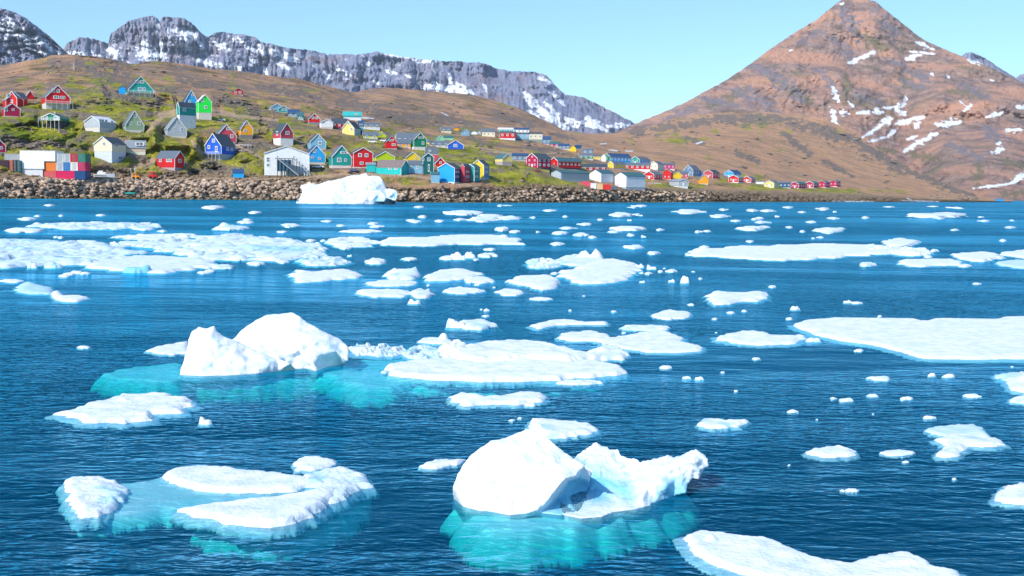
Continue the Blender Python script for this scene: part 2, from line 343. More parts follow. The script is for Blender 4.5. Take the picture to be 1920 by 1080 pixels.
NEAR_CREST = [(-300,120),(-200,118),(0,122),(20,120),(50,114),(75,110),(95,104),(115,103),(135,102),(150,103),(190,107),(215,112),(240,118),(262,120),(275,115),(300,114),(350,121),(400,130),(450,133),(500,141),(560,148),(600,158),(640,168),(665,173),(690,168),(715,163),(760,167),(820,172),(880,177),(925,187),(960,198),(1000,215),(1060,245),(1100,250),(1140,251),(1180,245),(1210,240),(1260,222),(1330,213),(1400,209),(1470,212),(1540,222),(1580,237),(1620,262),(1660,288),(1700,312),(1760,340),(1800,355),(1835,366),(1870,373.5),(1900,376)]
KEYS = {
-300: [(371,395),(334,405),(330,425),(290,440),(230,480),(170,560),800],
0: [(372.5,400),(336,409),(333,428),(290,445),(230,485),(170,560),800],
200: [(373,430),(336,439),(334,455),(290,470),(230,505),(170,580),850],
400: [(374.5,457),(338,467),(335,485),(290,510),(235,550),(180,650),1000],
560: [(376,470),(341,480),(333,490),(300,520),(250,580),(200,700),1100],
700: [(378.5,475),(356,482),(340,490),(310,520),(260,620),(210,800),1300],
850: [(380,480),(362,486),(349,490),(310,540),(265,680),(225,900),1500],
1000: [(380,530),(355,540),(335,560),(300,620),(270,740),(245,950),1600],
1200: [(379.5,620),(358,630),(352,650),(320,740),(300,850),(270,1200),1900],
1400: [(379,770),(362,785),(352,820),(335,950),(300,1150),(260,1500),2200],
1600: [(379,950),(367,970),(358,1050),(347,1150),(330,1400),(300,1700),2200],
1750: [(379,1150),(374,1170),(370,1220),(366,1300),(362,1400),(356,1550),1750],
1900: [(379,1190),(378.5,1200),(378,1210),(377.6,1220),(377.2,1230),(376.8,1240),1260],
}
DX = 1.5
nPX = np.arange(-300, 1898, DX); nC = len(nPX); nR = 230
kx = sorted(KEYS)
KY = np.zeros((nC, 7)); KD = np.zeros((nC, 7))
for j in range(6):
    KY[:, j] = np.interp(nPX, kx, [KEYS[k][j][0] for k in kx])
    KD[:, j] = np.interp(nPX, kx, [KEYS[k][j][1] / KEYS[k][0][1] for k in kx])
KD[:, 6] = np.interp(nPX, kx, [KEYS[k][6] / KEYS[k][0][1] for k in kx])
jit = 1.6 * fbm(np.stack([nPX / 26, nPX * 0, nPX * 0 + 3], -1), 5, 0.6)
crestY = blur(np.interp(nPX, [c[0] for c in NEAR_CREST], [c[1] for c in NEAR_CREST])[None], 0, 6)[0]
jit = jit * np.clip((1890 - nPX) / 300, 0.1, 1)
KY[:, 6] = crestY
for j in range(5, 0, -1):  # keep rows ordered where the crest is low
    KY[:, j] = np.maximum(KY[:, j], KY[:, j + 1] + 0.3)
    KY[:, j] = np.minimum(KY[:, j], KY[:, 0] - (j) * 0.4)
KY[:, 6] = np.minimum(KY[:, 6], KY[:, 5] - 0.3)
D0 = Dground(nPX, np.interp(nPX, kx, [KEYS[k][0][0] for k in kx]))
D0 = blur(D0[None], 0, 40)[0]
D0j = Dground(nPX, KY[:, 0])
nT = np.linspace(0, 1, nR) ** 0.9
NPY = KY[:, 0][None, :] + (KY[:, 6] - KY[:, 0])[None, :] * nT[:, None]       # rows by photo height
ND = np.zeros((nR, nC))
for c in range(nC):
    ND[:, c] = np.exp(np.interp(-NPY[:, c], -KY[c], np.log(KD[c])))
NPY = NPY + (0.7 * jit[None, :] * sstep(0.93, 1.0, nT)[:, None])
ND = blur(blur(ND, 5, 14), 4, 10)
ND /= ND[0][None, :]
ND *= D0[None, :]
NPXg = np.broadcast_to(nPX[None, :], ND.shape)
P0 = at(NPXg, NPY, ND)
rise = nT[:, None]
slopef = np.clip(1.2 / np.maximum(np.gradient(ND, axis=0) / np.maximum(-np.gradient(NPY, axis=0), .05) / (ND / F * 4), 1e-3), 0.08, 1)
slopef = blur(slopef, 6, 6)
calm_ = np.ones(ND.shape)
for h_ in HS:
    x0_, x1_, yb_ = h_[0], h_[2], h_[3]; yt_ = h_[5]
    dx_ = np.maximum(0, np.maximum(x0_ - 4 - NPXg, NPXg - x1_ - 4)); dy_ = np.maximum(0, np.maximum(yt_ - NPY, NPY - yb_ - 4))
    calm_ = np.minimum(calm_, np.clip(0.12 + np.hypot(dx_, dy_) / 14, 0, 1))
amp = calm_ * slopef * np.clip(0.25 + 0.75 * sstep(0.05, 0.4, rise), 0, 1) * np.clip((1898 - NPXg) / 150, 0.0, 1)
q = P0 * np.array([1, 1, 2.2])
s_ = np.interp(nPX, [0, 700, 1000, 1200, 1500], [1.15, 1.3, 1.2, 1.0, 1.2])[None, :]
n1 = fbm(q / 90, 3); n2 = ridged(P0 / np.array([26, 60, 17]) + 5, 5, 0.6); n3 = fbm(P0 / 4, 3, 0.6)
outc = sstep(0.15, 0.75, fbm(P0 / np.array([55, 80, 30]) + 31, 4, 0.6) + 0.15)
bankm = sstep(0.0, 0.012, rise) * (1 - sstep(0.9, 1.6, (KY[:, 0][None, :] - NPY) / np.maximum(KY[:, 0] - KY[:, 1], .5)[None, :]))
ND = ND + amp * s_ * (n1 * 11 + n2 * (0.8 + 3.2 * outc) + n3 * 0.9) * 1.7 + bankm * 3.0 * ridged(P0 / np.array([4, 9, 4.0]), 4, 0.65)
ND = np.maximum(ND, D0j[None, :])
ND[0] = D0j
def depth_near(px, py):
    c = (px - nPX[0]) / DX; c0 = int(np.clip(math.floor(c), 0, nC - 2)); f = c - c0
    a = np.interp(-py, -NPY[:, c0], ND[:, c0]); b_ = np.interp(-py, -NPY[:, c0 + 1], ND[:, c0 + 1])
    return a * (1 - f) + b_ * f
def smooth_depth(px, py, r=12):
    return float(np.mean([depth_near(px + dx, py) for dx in (-r, -r / 2, 0, r / 2, r)]))
NPts = at(NPXg, NPY, ND)
# masks -------------------------------------------------
GREEN = [(60,255,130,55,1.),(200,205,110,50,.9),(300,240,90,45,.9),(120,300,120,40,.9),(250,300,90,35,.8),(180,150,60,30,.45),
 (420,300,120,40,.9),(450,220,70,40,.55),(540,250,60,50,.6),(560,320,60,25,.8),(640,300,70,25,.55),(700,262,60,30,.7),(860,292,90,22,1.1),(1000,325,75,28,1.1),(930,310,60,25,.8),
 (800,262,60,20,.6),(1060,348,40,14,.8),(880,245,40,12,.6),(1260,348,60,8,.7),(1380,332,50,8,.6),(1440,352,60,8,.7),(1560,360,80,7,.6),(340,200,60,30,.5),(720,300,60,20,.5),(690,335,90,10,.6),(1435,233,45,14,.45),(1260,262,60,12,.35)]
g = np.zeros(ND.shape)
for (cx, cy, rx, ry, s) in GREEN:
    g = np.maximum(g, s * np.exp(-(((NPXg - cx) / rx) ** 2 + ((NPY - cy) / ry) ** 2) * 0.8))
gn = fbm(np.stack([NPXg / 30, NPY / 16, NPXg * 0 + 4], -1), 5, 0.62)
green = np.clip(sstep(0.18, 0.55, g + gn * 0.42), 0, 1) * (1 - 0.75 * bankm)
SN = [(1125,270,1137,269,1.1),(1142,281,1158,283,1.6),(1173,283,1187,283,1.5),(828,211,840,217,1.2),(1306,270,1316,266,2),(1212,219,1216,216,1),(660,219,700,222,1.6),
 (1560,377,1640,377.5,.9),(1690,376,1760,378,1.1),(1700,371,1712,377,1.2),(1215,343,1240,344,.6)]
snow = strokes(NPXg, NPY, SN, 2.0, 0.35, 6)
PATHS = [(300,215,350,205,5),(275,245,305,220,5),(305,220,340,210,4),(350,205,440,215,5),(420,215,520,225,3),(345,290,300,320,3),(230,322,300,295,4),
 (360,265,380,290,4),(560,334,660,326,2.5),(660,326,780,330,3),(780,330,900,352,3),(0,334,560,335,2.2),(900,282,985,292,1.2),(985,292,1060,285,1.2),(440,270,560,332,2.5),(860,270,960,288,1.2),(1000,300,1060,330,1.5)]
path = strokes(NPXg, NPY, [(a_, b_, c_, d_, w_ * 1.25) for (a_, b_, c_, d_, w_) in PATHS], 7.0, 0.3, 10)
rock = np.clip(sstep(0.25, 0.7, ridged(P0 / np.array([30, 42, 14]) + 9, 4, 0.6) * 0.5 + 0.35 * fbm(P0 / 60 + 2, 3)) , 0, 1)
rockb = np.clip(bankm * 1.5, 0, 1)
wet = 1 - sstep(0.5, 1.4, NPts[..., 2])
warm = sstep(-.25, .35, fbm(np.stack([NPXg / 90 - NPY / 70, NPY / 26 + NPXg / 260, NPXg * 0 + 14], -1), 4, .6) + 1.0 * sstep(950, 1200, NPXg) - .02 - .3 * sstep(245, 215, NPY) * (NPXg > 1100))
CRAG = [(1180,248,1330,228,9),(1330,224,1480,224,10),(1480,230,1600,262,11),(1600,262,1700,320,13),(1700,320,1830,368,8),(1380,285,1425,303,6),(1280,258,1320,270,5),(1470,250,1520,290,8),(1540,300,1600,330,5),
 (150,118,210,150,11),(215,122,240,165,10),(250,185,300,200,8),(190,150,205,185,7),(292,195,300,212,5),(398,302,420,322,6),(470,205,540,258,8),(540,250,585,282,6),(380,316,430,325,5),(90,118,150,125,6),(330,150,420,165,6),(400,180,440,200,5),(420,185,470,200,5),
 (640,190,760,225,12),(760,215,900,235,8),(480,160,600,185,7),(100,235,125,250,5),(20,225,60,245,5),(205,318,245,330,5),(350,318,372,330,5),(700,240,760,262,5),(930,215,1000,235,6),(1030,250,1080,262,4),(880,255,930,290,7),(1090,300,1130,310,4)]
crag = strokes(NPXg, NPY, CRAG, 11.0, 0.95, 13) * (1 - bankm)
warm = warm * (1 - .85 * crag)
ND = ND + crag * 2.6 * ridged(P0 / np.array([9, 16, 7.0]), 4, 0.6) * calm_
NPts = at(NPXg, NPY, ND)
# front skirt under the water, back slope behind the crest, so that the hill is a solid body
front = NPts[0:1].copy(); front[..., 1] -= 4; front[..., 2] = -6
back1 = NPts[-1:].copy(); back1[..., 1] += 60; back1[..., 2] -= 12
back2 = back1.copy(); back2[..., 1] += 260; back2[..., 2] = np.minimum(back1[..., 2] * 0.4, 20)
back3 = back2.copy(); back3[..., 1] += 60; back3[..., 2] = -10
V_HILL = np.concatenate([front, NPts, back1, back2, back3], 0)
def ext(a): return np.concatenate([a[:1], a, a[-1:], a[-1:], a[-1:]], 0).ravel()

def land_mat():
    mt = new_mat('tundra_ground'); b = NB(mt); p = b.geo()
    nA = b.noise(p, 0.035, 6, 0.62); nB = b.noise(b.mapping(p, (1, .7, 2.0), (0, .22, 0)), 0.13, 7, 0.7); nC_ = b.noise(p, 0.7, 5, 0.7)
    nD = b.noise(b.mapping(p, (1, .6, 2.4), (0, .25, 0)), 0.035, 6, 0.65)
    brown = b.mix(b.mapr(nB, 0.41, 0.59), (0.14, 0.092, 0.055), (0.50, 0.32, 0.20))
    brown = b.mix(b.mapr(nD, 0.44, 0.54), brown, (0.58, 0.33, 0.18))
    brown = b.mix(b.mapr(nA, 0.49, 0.60, 0, .85), brown, (0.15, 0.125, 0.055))
    brown = b.mix(b.math('MULTIPLY', b.attr('warm'), b.mapr(nC_, .35, .6, .9, .45)), brown, (0.72, 0.40, 0.235))
    grass = b.mix(b.mapr(nB, 0.40, 0.60), (0.20, 0.23, 0.012), (0.58, 0.54, 0.05))
    grass = b.mix(b.mapr(nA, 0.5, 0.62, 0, 0.7), grass, (0.13, 0.22, 0.015))
    grass = b.mix(b.mapr(nC_, 0.5, 0.66, 0, 0.55), grass, (0.36, 0.21, 0.06))
    rk = b.mix(b.mapr(nC_, 0.36, 0.62), (0.14, 0.105, 0.085), (0.44, 0.33, 0.26))
    rk = b.mix(b.mapr(nB, 0.45, 0.6, 0, 0.6), rk, (0.30, 0.24, 0.22))
    gm = b.attr('green')
    col = b.mix(gm, brown, grass)
    rmask = b.math('MULTIPLY', b.attr('rock'), b.mapr(nA, 0.42, 0.54, 0.1, 0.95))
    col = b.mix(rmask, col, rk)
    crag = b.mix(b.mapr(nC_, 0.38, 0.6), (0.13, 0.10, 0.085), (0.40, 0.32, 0.27))
    col = b.mix(b.math('MULTIPLY', b.attr('crag'), b.mapr(nB, .38, .52, .35, 1.0)), col, crag)
    bank = b.mix(b.mapr(nC_, 0.35, 0.6), (0.13, 0.085, 0.055), (0.55, 0.39, 0.25))
    col = b.mix(b.attr('bank'), col, bank)
    col = b.mix(b.math('MULTIPLY', b.attr('path'), 0.8), col, (0.66, 0.45, 0.30))
    wetc = b.mix(0.7, col, (0.07, 0.06, 0.03))
    col = b.mix(b.attr('wet'), col, wetc)
    col = b.mix(b.attr('snow'), col, (0.86, 0.88, 0.92))
    hgt = b.math('ADD', b.math('MULTIPLY', nC_, 1.0), b.math('MULTIPLY', nB, 2.0))
    nrm = b.bump(hgt, 1.0, 2.4)
    b.out(b.bsdf(col, 0.92, nrm, 0.1)); return mt
# ------------------------------------------------------------------ mountains
def mountain(name, crest, footY, D_foot, D_crest, px0, px1, dx, nr, relief, snowS, mat, gam=1.0, cone=None, seed=0.0, jit=1.5, snow_noise=0.0, snow_line=None, dark=None, crags=None, sw=1.25):
    X = np.arange(px0, px1, dx)
    cy = np.interp(X, [c[0] for c in crest], [c[1] for c in crest]); cj = jit * fbm(np.stack([X / 14, X * 0, X * 0 + seed], -1), 5, 0.65)
    fy = np.interp(X, [c[0] for c in footY], [c[1] for c in footY]); fy = np.maximum(fy, cy + 3)
    df = np.interp(X, [c[0] for c in D_foot], [c[1] for c in D_foot])
    dc = np.interp(X, [c[0] for c in D_crest], [c[1] for c in D_crest])
    t = np.linspace(0, 1, nr)[:, None]
    PY = fy[None] + (cy - fy)[None] * t + cj[None] * sstep(0.85, 1.0, t); PX = np.broadcast_to(X[None], PY.shape)
    D = df[None] + (dc - df)[None] * t ** gam
    if cone: D = D + cone[1] * (np.abs(PX - cone[0]) / 100.0) ** 1.2
    P = at(PX, PY, D)
    D = D + relief(P, PX, PY, t)
    P = at(PX, PY, D)
    sn_ = strokes(PX, PY, [(a_, b_, c_, d_, w_ * sw) for (a_, b_, c_, d_, w_) in snowS], seed, 0.75, 11)
    if snow_noise:
        gx = np.gradient(D, axis=1) / dx
        sn2 = sstep(0.30, 0.5, fbm(np.stack([PX / 13, PY / 9, PX * 0 + seed + 3], -1), 5, 0.62) - 0.35 + snow_noise * 0.3 + 0.10 * np.clip(gx / 8, -1, 1) )
        if snow_line is not None: sn2 = sn2 * snow_line(PX, PY)
        sn_ = np.maximum(sn_, sn2)
    gr = np.zeros(PY.shape) if dark is None else strokes(PX, PY, dark, seed + 5, 0.8, 12)
    cg = np.zeros(PY.shape) if crags is None else strokes(PX, PY, crags, seed + 8, 0.9, 14)
    b1 = P[-1:].copy(); b1[..., 1] += 300; b1[..., 2] -= 80
    b2 = b1.copy(); b2[..., 1] += 1500; b2[..., 2] = -20
    f1 = P[:1].copy(); f1[..., 1] -= 5; f1[..., 2] = np.minimum(f1[..., 2], -6)
    V = np.concatenate([f1, P, b1, b2], 0)
    e = lambda a: np.concatenate([a[:1], a, a[-1:], a[-1:]], 0).ravel()
    return mesh_obj(name, V.reshape(-1, 3), gridfaces(V.shape[0], len(X))[:, ::-1], mat, smooth=True, attrs=dict(snow=e(sn_), veg=e(gr), crag=e(cg)), kind='structure')

def rock_mat(name, c1, c2, c3, veg, sc=0.004, vert=True, bumpd=14):
    mt = new_mat(name); b = NB(mt); p = b.geo()
    v = b.mapping(p, (1, 1, 0.35)) if vert else b.mapping(p, (1, 0.6, 2.2), (0, 0.25, 0))
    a = b.noise(v, sc, 7, 0.62); c = b.noise(v, sc * 5, 6, 0.68); d = b.noise(p, sc * 1.3, 5, 0.6)
    col = b.mix(b.mapr(c, 0.36, 0.64), c1, c2)
    col = b.mix(b.mapr(a, 0.46, 0.60), col, c3)
    col = b.mix(b.mapr(d, 0.55, 0.68, 0, 0.6), col, veg)
    col = b.mix(b.math('MULTIPLY', b.attr('veg'), 0.75), col, veg)
    col = b.mix(b.math('MULTIPLY', b.attr('crag'), b.mapr(c, .38, .55, .4, 1.0)), col, (0.23, 0.195, 0.21))
    col = b.mix(b.attr('snow'), col, (0.88, 0.90, 0.94))
    fine = b.noise(v, sc * 22, 5, 0.7)
    nrm = b.bump(b.math('ADD', c, b.math('MULTIPLY', fine, 0.35)), 0.8, bumpd)
    b.out(b.bsdf(col, 0.95, nrm, 0.05)); return mt

BROWN_CREST = [(1100,262),(1150,250),(1195,230),(1215,222),(1250,208),(1290,190),(1320,172),(1345,160),(1390,132),(1420,110),(1440,95),(1480,68),(1500,55),(1530,38),(1552,20),(1570,5),(1585,-4),(1598,-9),(1612,-7),(1640,2),(1665,22),(1690,42),(1720,66),(1742,80),(1770,92),(1800,104),(1825,115),(1860,128),(1890,142),(1925,158),(2000,190),(2100,225),(2260,270)]
SNB = [(1595,118,1640,97,4),(1718,78,1750,92,3),(1700,110,1725,103,4),(1705,96,1755,102,1.5),(1561,165,1572,190,4),(1560,205,1568,235,5),(1575,213,1590,212,4),(1605,213,1655,210,3),(1680,205,1697,188,6),(1685,212,1695,213,4),
 (1610,263,1665,225,3),(1655,228,1672,225,5),(1680,232,1730,220,4),(1715,240,1725,230,3.5),(1665,255,1680,243,3.5),(1620,268,1660,258,1.8),(1695,283,1755,250,4),(1760,235,1800,227,4.5),(1755,232,1775,238,3),(1808,208,1820,198,3.5),(1850,220,1880,211,3),
 (1862,285,1880,278,4.5),(1868,270,1875,267,3),(1888,245,1915,243,3.5),(1908,198,1925,205,4),(1745,138,1750,142,2),(1775,140,1780,145,2),(1815,113,1835,122,2.4),(1858,150,1864,152,2),(1895,344,1930,320,4),(1825,354,1900,344,2.2),(1660,298,1668,297,2),
 (1590,190,1600,200,2),(1640,205,1680,200,2),(1480,95,1486,93,1.5),(1575,8,1582,5,1.5),(1700,262,1720,255,2),(1925,205,1990,240,4),(1930,320,2000,300,4),(1800,190,1812,200,1.5)]
DKB = [(1585,140,1590,190,7),(1835,305,1832,345,9),(1620,275,1680,285,6),(1700,285,1760,300,8),(1880,300,1920,310,6),(1690,150,1720,165,8),(1620,185,1660,190,4),(1780,170,1850,180,8),(1600,60,1660,90,10),(1880,365,1990,362,8),(1330,200,1400,170,8),(1450,150,1520,190,8)]
def rel_b(P, PX, PY, t):
    ang = (PX - 1600) / (PY + 70.0) + 0.10 * fbm(np.stack([PX / 70, PY / 50, PX * 0 + 12], -1), 3); gul = ridged(np.stack([ang * 7, PY / 160, PX * 0 + 6], -1), 4, 0.55) * sstep(0.98, .7, t)
    q = P / np.array([420., 900, 420]); w = P / np.array([900, 1800, 380.]) + 40
    tiltd = np.stack([PX / 60 + PY / 90, PY / 55, PX * 0 + 2], -1)
    k = 1 - 0.65 * sstep(1500, 1350, PX)
    return k * (150 * fbm(q + 3, 3) + 15 * gul * np.clip(fbm(np.stack([PX / 120, PY / 70, PX * 0 + 31], -1), 2) * 2 + .6, 0, 1.5) + 17 * ridged(tiltd * 0.7, 4, 0.5) + 9 * ridged(np.stack([PX / 16, PY / 12, PX * 0 + 1], -1), 4, 0.6)) - 60
mountain('brown_mountain', BROWN_CREST, [(1100,280),(1400,275),(1600,305),(1700,345),(1780,374),(1850,379),(2260,379)],
         [(1100,2350),(1700,2350),(1770,1500),(1850,1150),(2260,1150)], [(1100,2700),(1300,3000),(1600,4300),(1900,3400),(2260,2600)],
         1100, 2260, 1.6, 230, rel_b, SNB,
         rock_mat('brown_rock', (0.17, 0.12, 0.105), (0.43, 0.285, 0.235), (0.54, 0.29, 0.195), (0.18, 0.165, 0.10), 0.005, False, 16), 0.85, (1600, 60), 1.0, 1.2, dark=DKB, crags=[(1440,135,1500,180,16),(1400,120,1450,140,10),(1380,170,1440,200,14),(1420,190,1460,210,12),(1320,185,1380,200,8),(1580,20,1610,70,14),(1640,20,1680,60,12),(1560,70,1600,110,10),(1700,130,1740,150,12),(1690,150,1730,165,8),(1660,110,1700,125,6),(1850,240,1870,258,12),(1800,160,1850,180,10),(1600,180,1660,195,6),(1500,80,1540,60,8),(1530,130,1570,170,8),(1780,270,1840,300,8),(1250,225,1300,205,8)])
GREY_CREST = [(60,120),(115,98),(125,82),(150,70),(175,72),(192,78),(203,82),(208,62),(222,52),(232,46),(240,40),(262,34),(272,30),(285,30),(295,34),(298,44),(303,32),(318,31),(335,33),(345,34),(352,39),(365,48),(378,62),(390,70),(405,61),(420,60),(440,64),(468,66),(480,70),(487,78),(530,88),(580,94),(600,98),(610,101),(614,104),(618,101),(640,102),(680,101),(705,97),(760,107),(820,114),(880,117),(905,117),(930,128),(960,134),(1000,134),(1025,142),(1042,160),(1060,178),(1090,181),(1115,192),(1140,205),(1170,220),(1192,232),(1215,245),(1300,275)]
SNG = [(258,92,310,108,5),(265,102,290,104,8),(330,57,365,68,6),(335,85,362,93,4),(297,46,298,72,2),(317,52,316,70,1.8),(268,78,275,90,4),(205,95,225,107,5),(130,97,145,102,4),(155,100,200,112,4),(372,113,420,127,3.5),(435,128,452,131,4),(430,70,455,78,3),
 (405,82,430,93,4),(485,85,495,100,3),(505,95,555,112,4),(520,118,540,128,3),(492,125,500,138,3),(345,60,350,80,2.5),(300,80,308,100,3),(370,75,385,100,2.5),(455,85,480,95,3),(470,112,480,118,2.5),(610,135,618,150,3),
 (720,101,830,117,1.8),(775,112,812,117,3),(635,133,655,141,3),(725,132,742,137,3),(690,116,693,124,2),(800,162,835,167,5),(845,166,872,170,6),(857,155,861,168,3),(843,138,847,157,2.2),(880,171,888,176,2.5),(908,160,911,170,2.5),
 (985,178,1012,207,4.5),(1010,205,1062,242,5.5),(1020,190,1045,215,3),(1010,145,1035,156,2.5),(990,208,1015,225,3),(1060,222,1082,236,3),(1070,225,1140,245,2.6),(1100,222,1130,240,4),(1140,236,1180,240,3),(1155,232,1186,238,2.5),(1045,180,1056,196,2.2),(1030,170,1040,180,2),(700,150,708,156,2),(760,140,770,146,1.5)]
def rel_g(P, PX, PY, t):
    col = np.stack([PX / 24, PY / 90, PX * 0 + 8], -1); fin = np.stack([PX / 8, PY / 14, PX * 0 + 3], -1)
    damp = 1 - 0.5 * sstep(700, 1000, PX)
    return damp * (85 * ridged(col, 4, 0.6) + 26 * ridged(fin, 4, 0.6)) + 160 * fbm(np.stack([PX / 90, PY / 40, PX * 0], -1), 3)
gm_ = rock_mat('grey_rock', (0.14, 0.165, 0.25), (0.38, 0.355, 0.42), (0.25, 0.27, 0.38), (0.24, 0.15, 0.13), 0.0028, True, 40)
mountain('grey_mountain', GREY_CREST, [(60,190),(1000,260),(1300,300)], [(60,5200),(1300,5200)], [(60,6300),(600,6500),(1300,6000)], 60, 1300, 1.6, 130, rel_g, SNG, gm_, 0.9, None, 2.0, 1.8, sw=1.7,
         snow_noise=0.22, snow_line=lambda PX, PY: sstep(900, 500, PX) * sstep(60, 85, PY) * 0.9)
LEFT_CREST = [(-400,60),(-250,-30),(-150,-10),(-60,5),(0,15),(25,21),(45,32),(70,50),(95,70),(115,92),(135,112),(180,135),(260,170)]
SNL = [(0,47,20,42,4),(18,45,60,68,4),(60,70,90,84,3.5),(85,85,115,101,3),(0,57,30,62,4.5),(30,62,60,80,3),(45,80,80,100,2.5),(5,38,25,33,2.5),(-60,50,0,55,6),(-150,40,-60,60,8),(70,98,90,103,3),(0,70,20,74,2)]
mountain('snowy_mountain', LEFT_CREST, [(-400,200),(260,200)], [(-400,3600),(260,3600)], [(-400,4600),(260,4400)], -400, 260, 1.6, 110,
         lambda P, PX, PY, t: 110 * ridged(np.stack([PX / 40 - PY / 60, PY / 30, PX * 0 + 4], -1), 5, 0.6) + 30 * ridged(np.stack([PX / 10, PY / 10, PX * 0], -1), 3), SNL, gm_, 1.0, None, 5.0, 1.5,
         snow_noise=0.15, snow_line=lambda PX, PY: sstep(20, 40, PY))
FAR_CREST = [(1780,140),(1800,107),(1812,99),(1822,98),(1840,105),(1860,117),(1880,131),(1893,139),(1905,146),(1912,140),(1925,137),(1960,130),(2010,150),(2100,180),(2250,210)]
mountain('distant_peak', FAR_CREST, [(1780,220),(2250,260)], [(1780,6500),(2250,6500)], [(1780,7600),(2250,7600)], 1780, 2250, 1.6, 60, rel_g, [(1815,112,1840,122,3),(1850,128,1880,140,2)], gm_, 1.0, None, 9.0, 1.2)

def haze():
    mt = new_mat('haze_air'); b = NB(mt)
    v = b.n('VolumePrincipled', ins={'Color': (0.80, 0.90, 1.0, 1), 'Density': HAZE_D, 'Anisotropy': 0.2}).outputs[0]
    b.out(None, v)
    x0, x1, y0, y1, z0, z1 = -8500, 8500, -300, 9800, -9, 1900
    vv = [(x0,y0,z0),(x1,y0,z0),(x1,y1,z0),(x0,y1,z0),(x0,y0,z1),(x1,y0,z1),(x1,y1,z1),(x0,y1,z1)]
    mesh_obj('haze', vv, [(0,3,2,1),(4,5,6,7),(0,1,5,4),(1,2,6,5),(2,3,7,6),(3,0,4,7)], mt, kind='stuff')
HAZE_D = 2.6e-5
haze()
# ================================================================== WATER
def water_mat():
    mt = new_mat('sea_water'); b = NB(mt); p = b.geo()
    big = b.noise(b.mapping(p, (0.35, 1.0, 1), (0, 0, 0.10)), 0.030, 4, 0.6, 0.8)      # calm lanes
    calm = b.mapr(big, 0.45, 0.60, 1.0, 0.18)
    warp = b.noise(p, 0.12, 2, 0.5); 
    w1 = b.noise(b.mapping(p, (0.75, 1.9, 1), (0, 0, -0.28)), 1.75, 2, 0.5, 0.6)
    w2 = b.noise(b.mapping(p, (0.8, 1.7, 1), (0, 0, 0.35)), 3.3, 2, 0.5, 0.3)
    w3 = b.noise(b.mapping(p, (0.4, 0.9, 1), (0, 0, -0.12)), 0.62, 2, 0.5)
    h = b.math('ADD', b.math('MULTIPLY', w1, b.mapr(warp, 0.35, 0.65, 0.7, 1.3)), b.math('MULTIPLY', w2, 0.40))
    h = b.math('ADD', h, b.math('MULTIPLY', w3, 0.45))
    h = b.math('MULTIPLY', h, calm)
    w4 = b.noise(b.mapping(p, (0.4, 1.0, 1), (0, 0, 0.07)), 0.18, 3, 0.6)
    w5 = b.noise(b.mapping(p, (0.3, 1.0, 1), (0, 0, 0.03)), 0.03, 3, 0.6)
    h = b.math('ADD', h, b.math('ADD', b.math('MULTIPLY', w4, 3.0), b.math('MULTIPLY', w5, 14.0)))
    nrm = b.bump(h, 1.0, 0.155)
    fr = b.n('Fresnel', ins={'IOR': 1.33, 'Normal': nrm}).outputs[0]
    fr = b.math('MULTIPLY', fr, 0.42)
    gl = b.n('BsdfGlossy', ins={'Color': (0.42, 0.78, 1.0, 1), 'Roughness': b.mapr(big, .42, .60, .13, .05), 'Normal': nrm}).outputs[0]
    lay = b.n('LayerWeight', ins={'Blend': 0.5, 'Normal': nrm}).outputs['Facing']
    body = b.mix(b.mapr(lay, 0.55, 0.98), (0.0, 0.19, 0.42), (0.0, 0.56, 1.0))
    df = b.n('BsdfDiffuse', ins={'Color': body, 'Normal': nrm}).outputs[0]
    tr = b.n('BsdfTransparent', ins={'Color': (0.80, 0.97, 1.0, 1)}).outputs[0]
    under = b.n('MixShader', ins={0: b.mapr(lay, 0.84, 1.0, 0.18, 0.70), 1: tr, 2: df}).outputs[0]
    surf = b.n('MixShader', ins={0: fr, 1: under, 2: gl}).outputs[0]
    vol = b.n('VolumeAbsorption', ins={'Color': (0.0, 0.86, 0.83, 1), 'Density': 1.35}).outputs[0]
    b.out(surf, vol); return mt
xa, xb, ya, yb, zb = -7000, 7000, -60, 9000, -7
wv = [(xa, ya, 0), (xb, ya, 0), (xb, yb, 0), (xa, yb, 0), (xa, ya, zb), (xb, ya, zb), (xb, yb, zb), (xa, yb, zb)]
mesh_obj('sea', wv, [(0, 1, 2, 3), (7, 6, 5, 4), (0, 4, 5, 1), (1, 5, 6, 2), (2, 6, 7, 3), (3, 7, 4, 0)], water_mat(), kind='structure')
def seabed_mat():
    mt = new_mat('deep_seabed'); b = NB(mt)
    c = b.mix(b.noise(b.geo(), 0.2, 3), (0.004, 0.02, 0.03), (0.01, 0.035, 0.045))
    b.out(b.bsdf(c, 1.0, None, 0.0)); return mt
mesh_obj('seabed', [(xa - 50, ya - 50, -7.5), (xb + 50, ya - 50, -7.5), (xb + 50, yb + 50, -7.5), (xa - 50, yb + 50, -7.5)], [(0, 1, 2, 3)], seabed_mat(), kind='structure')
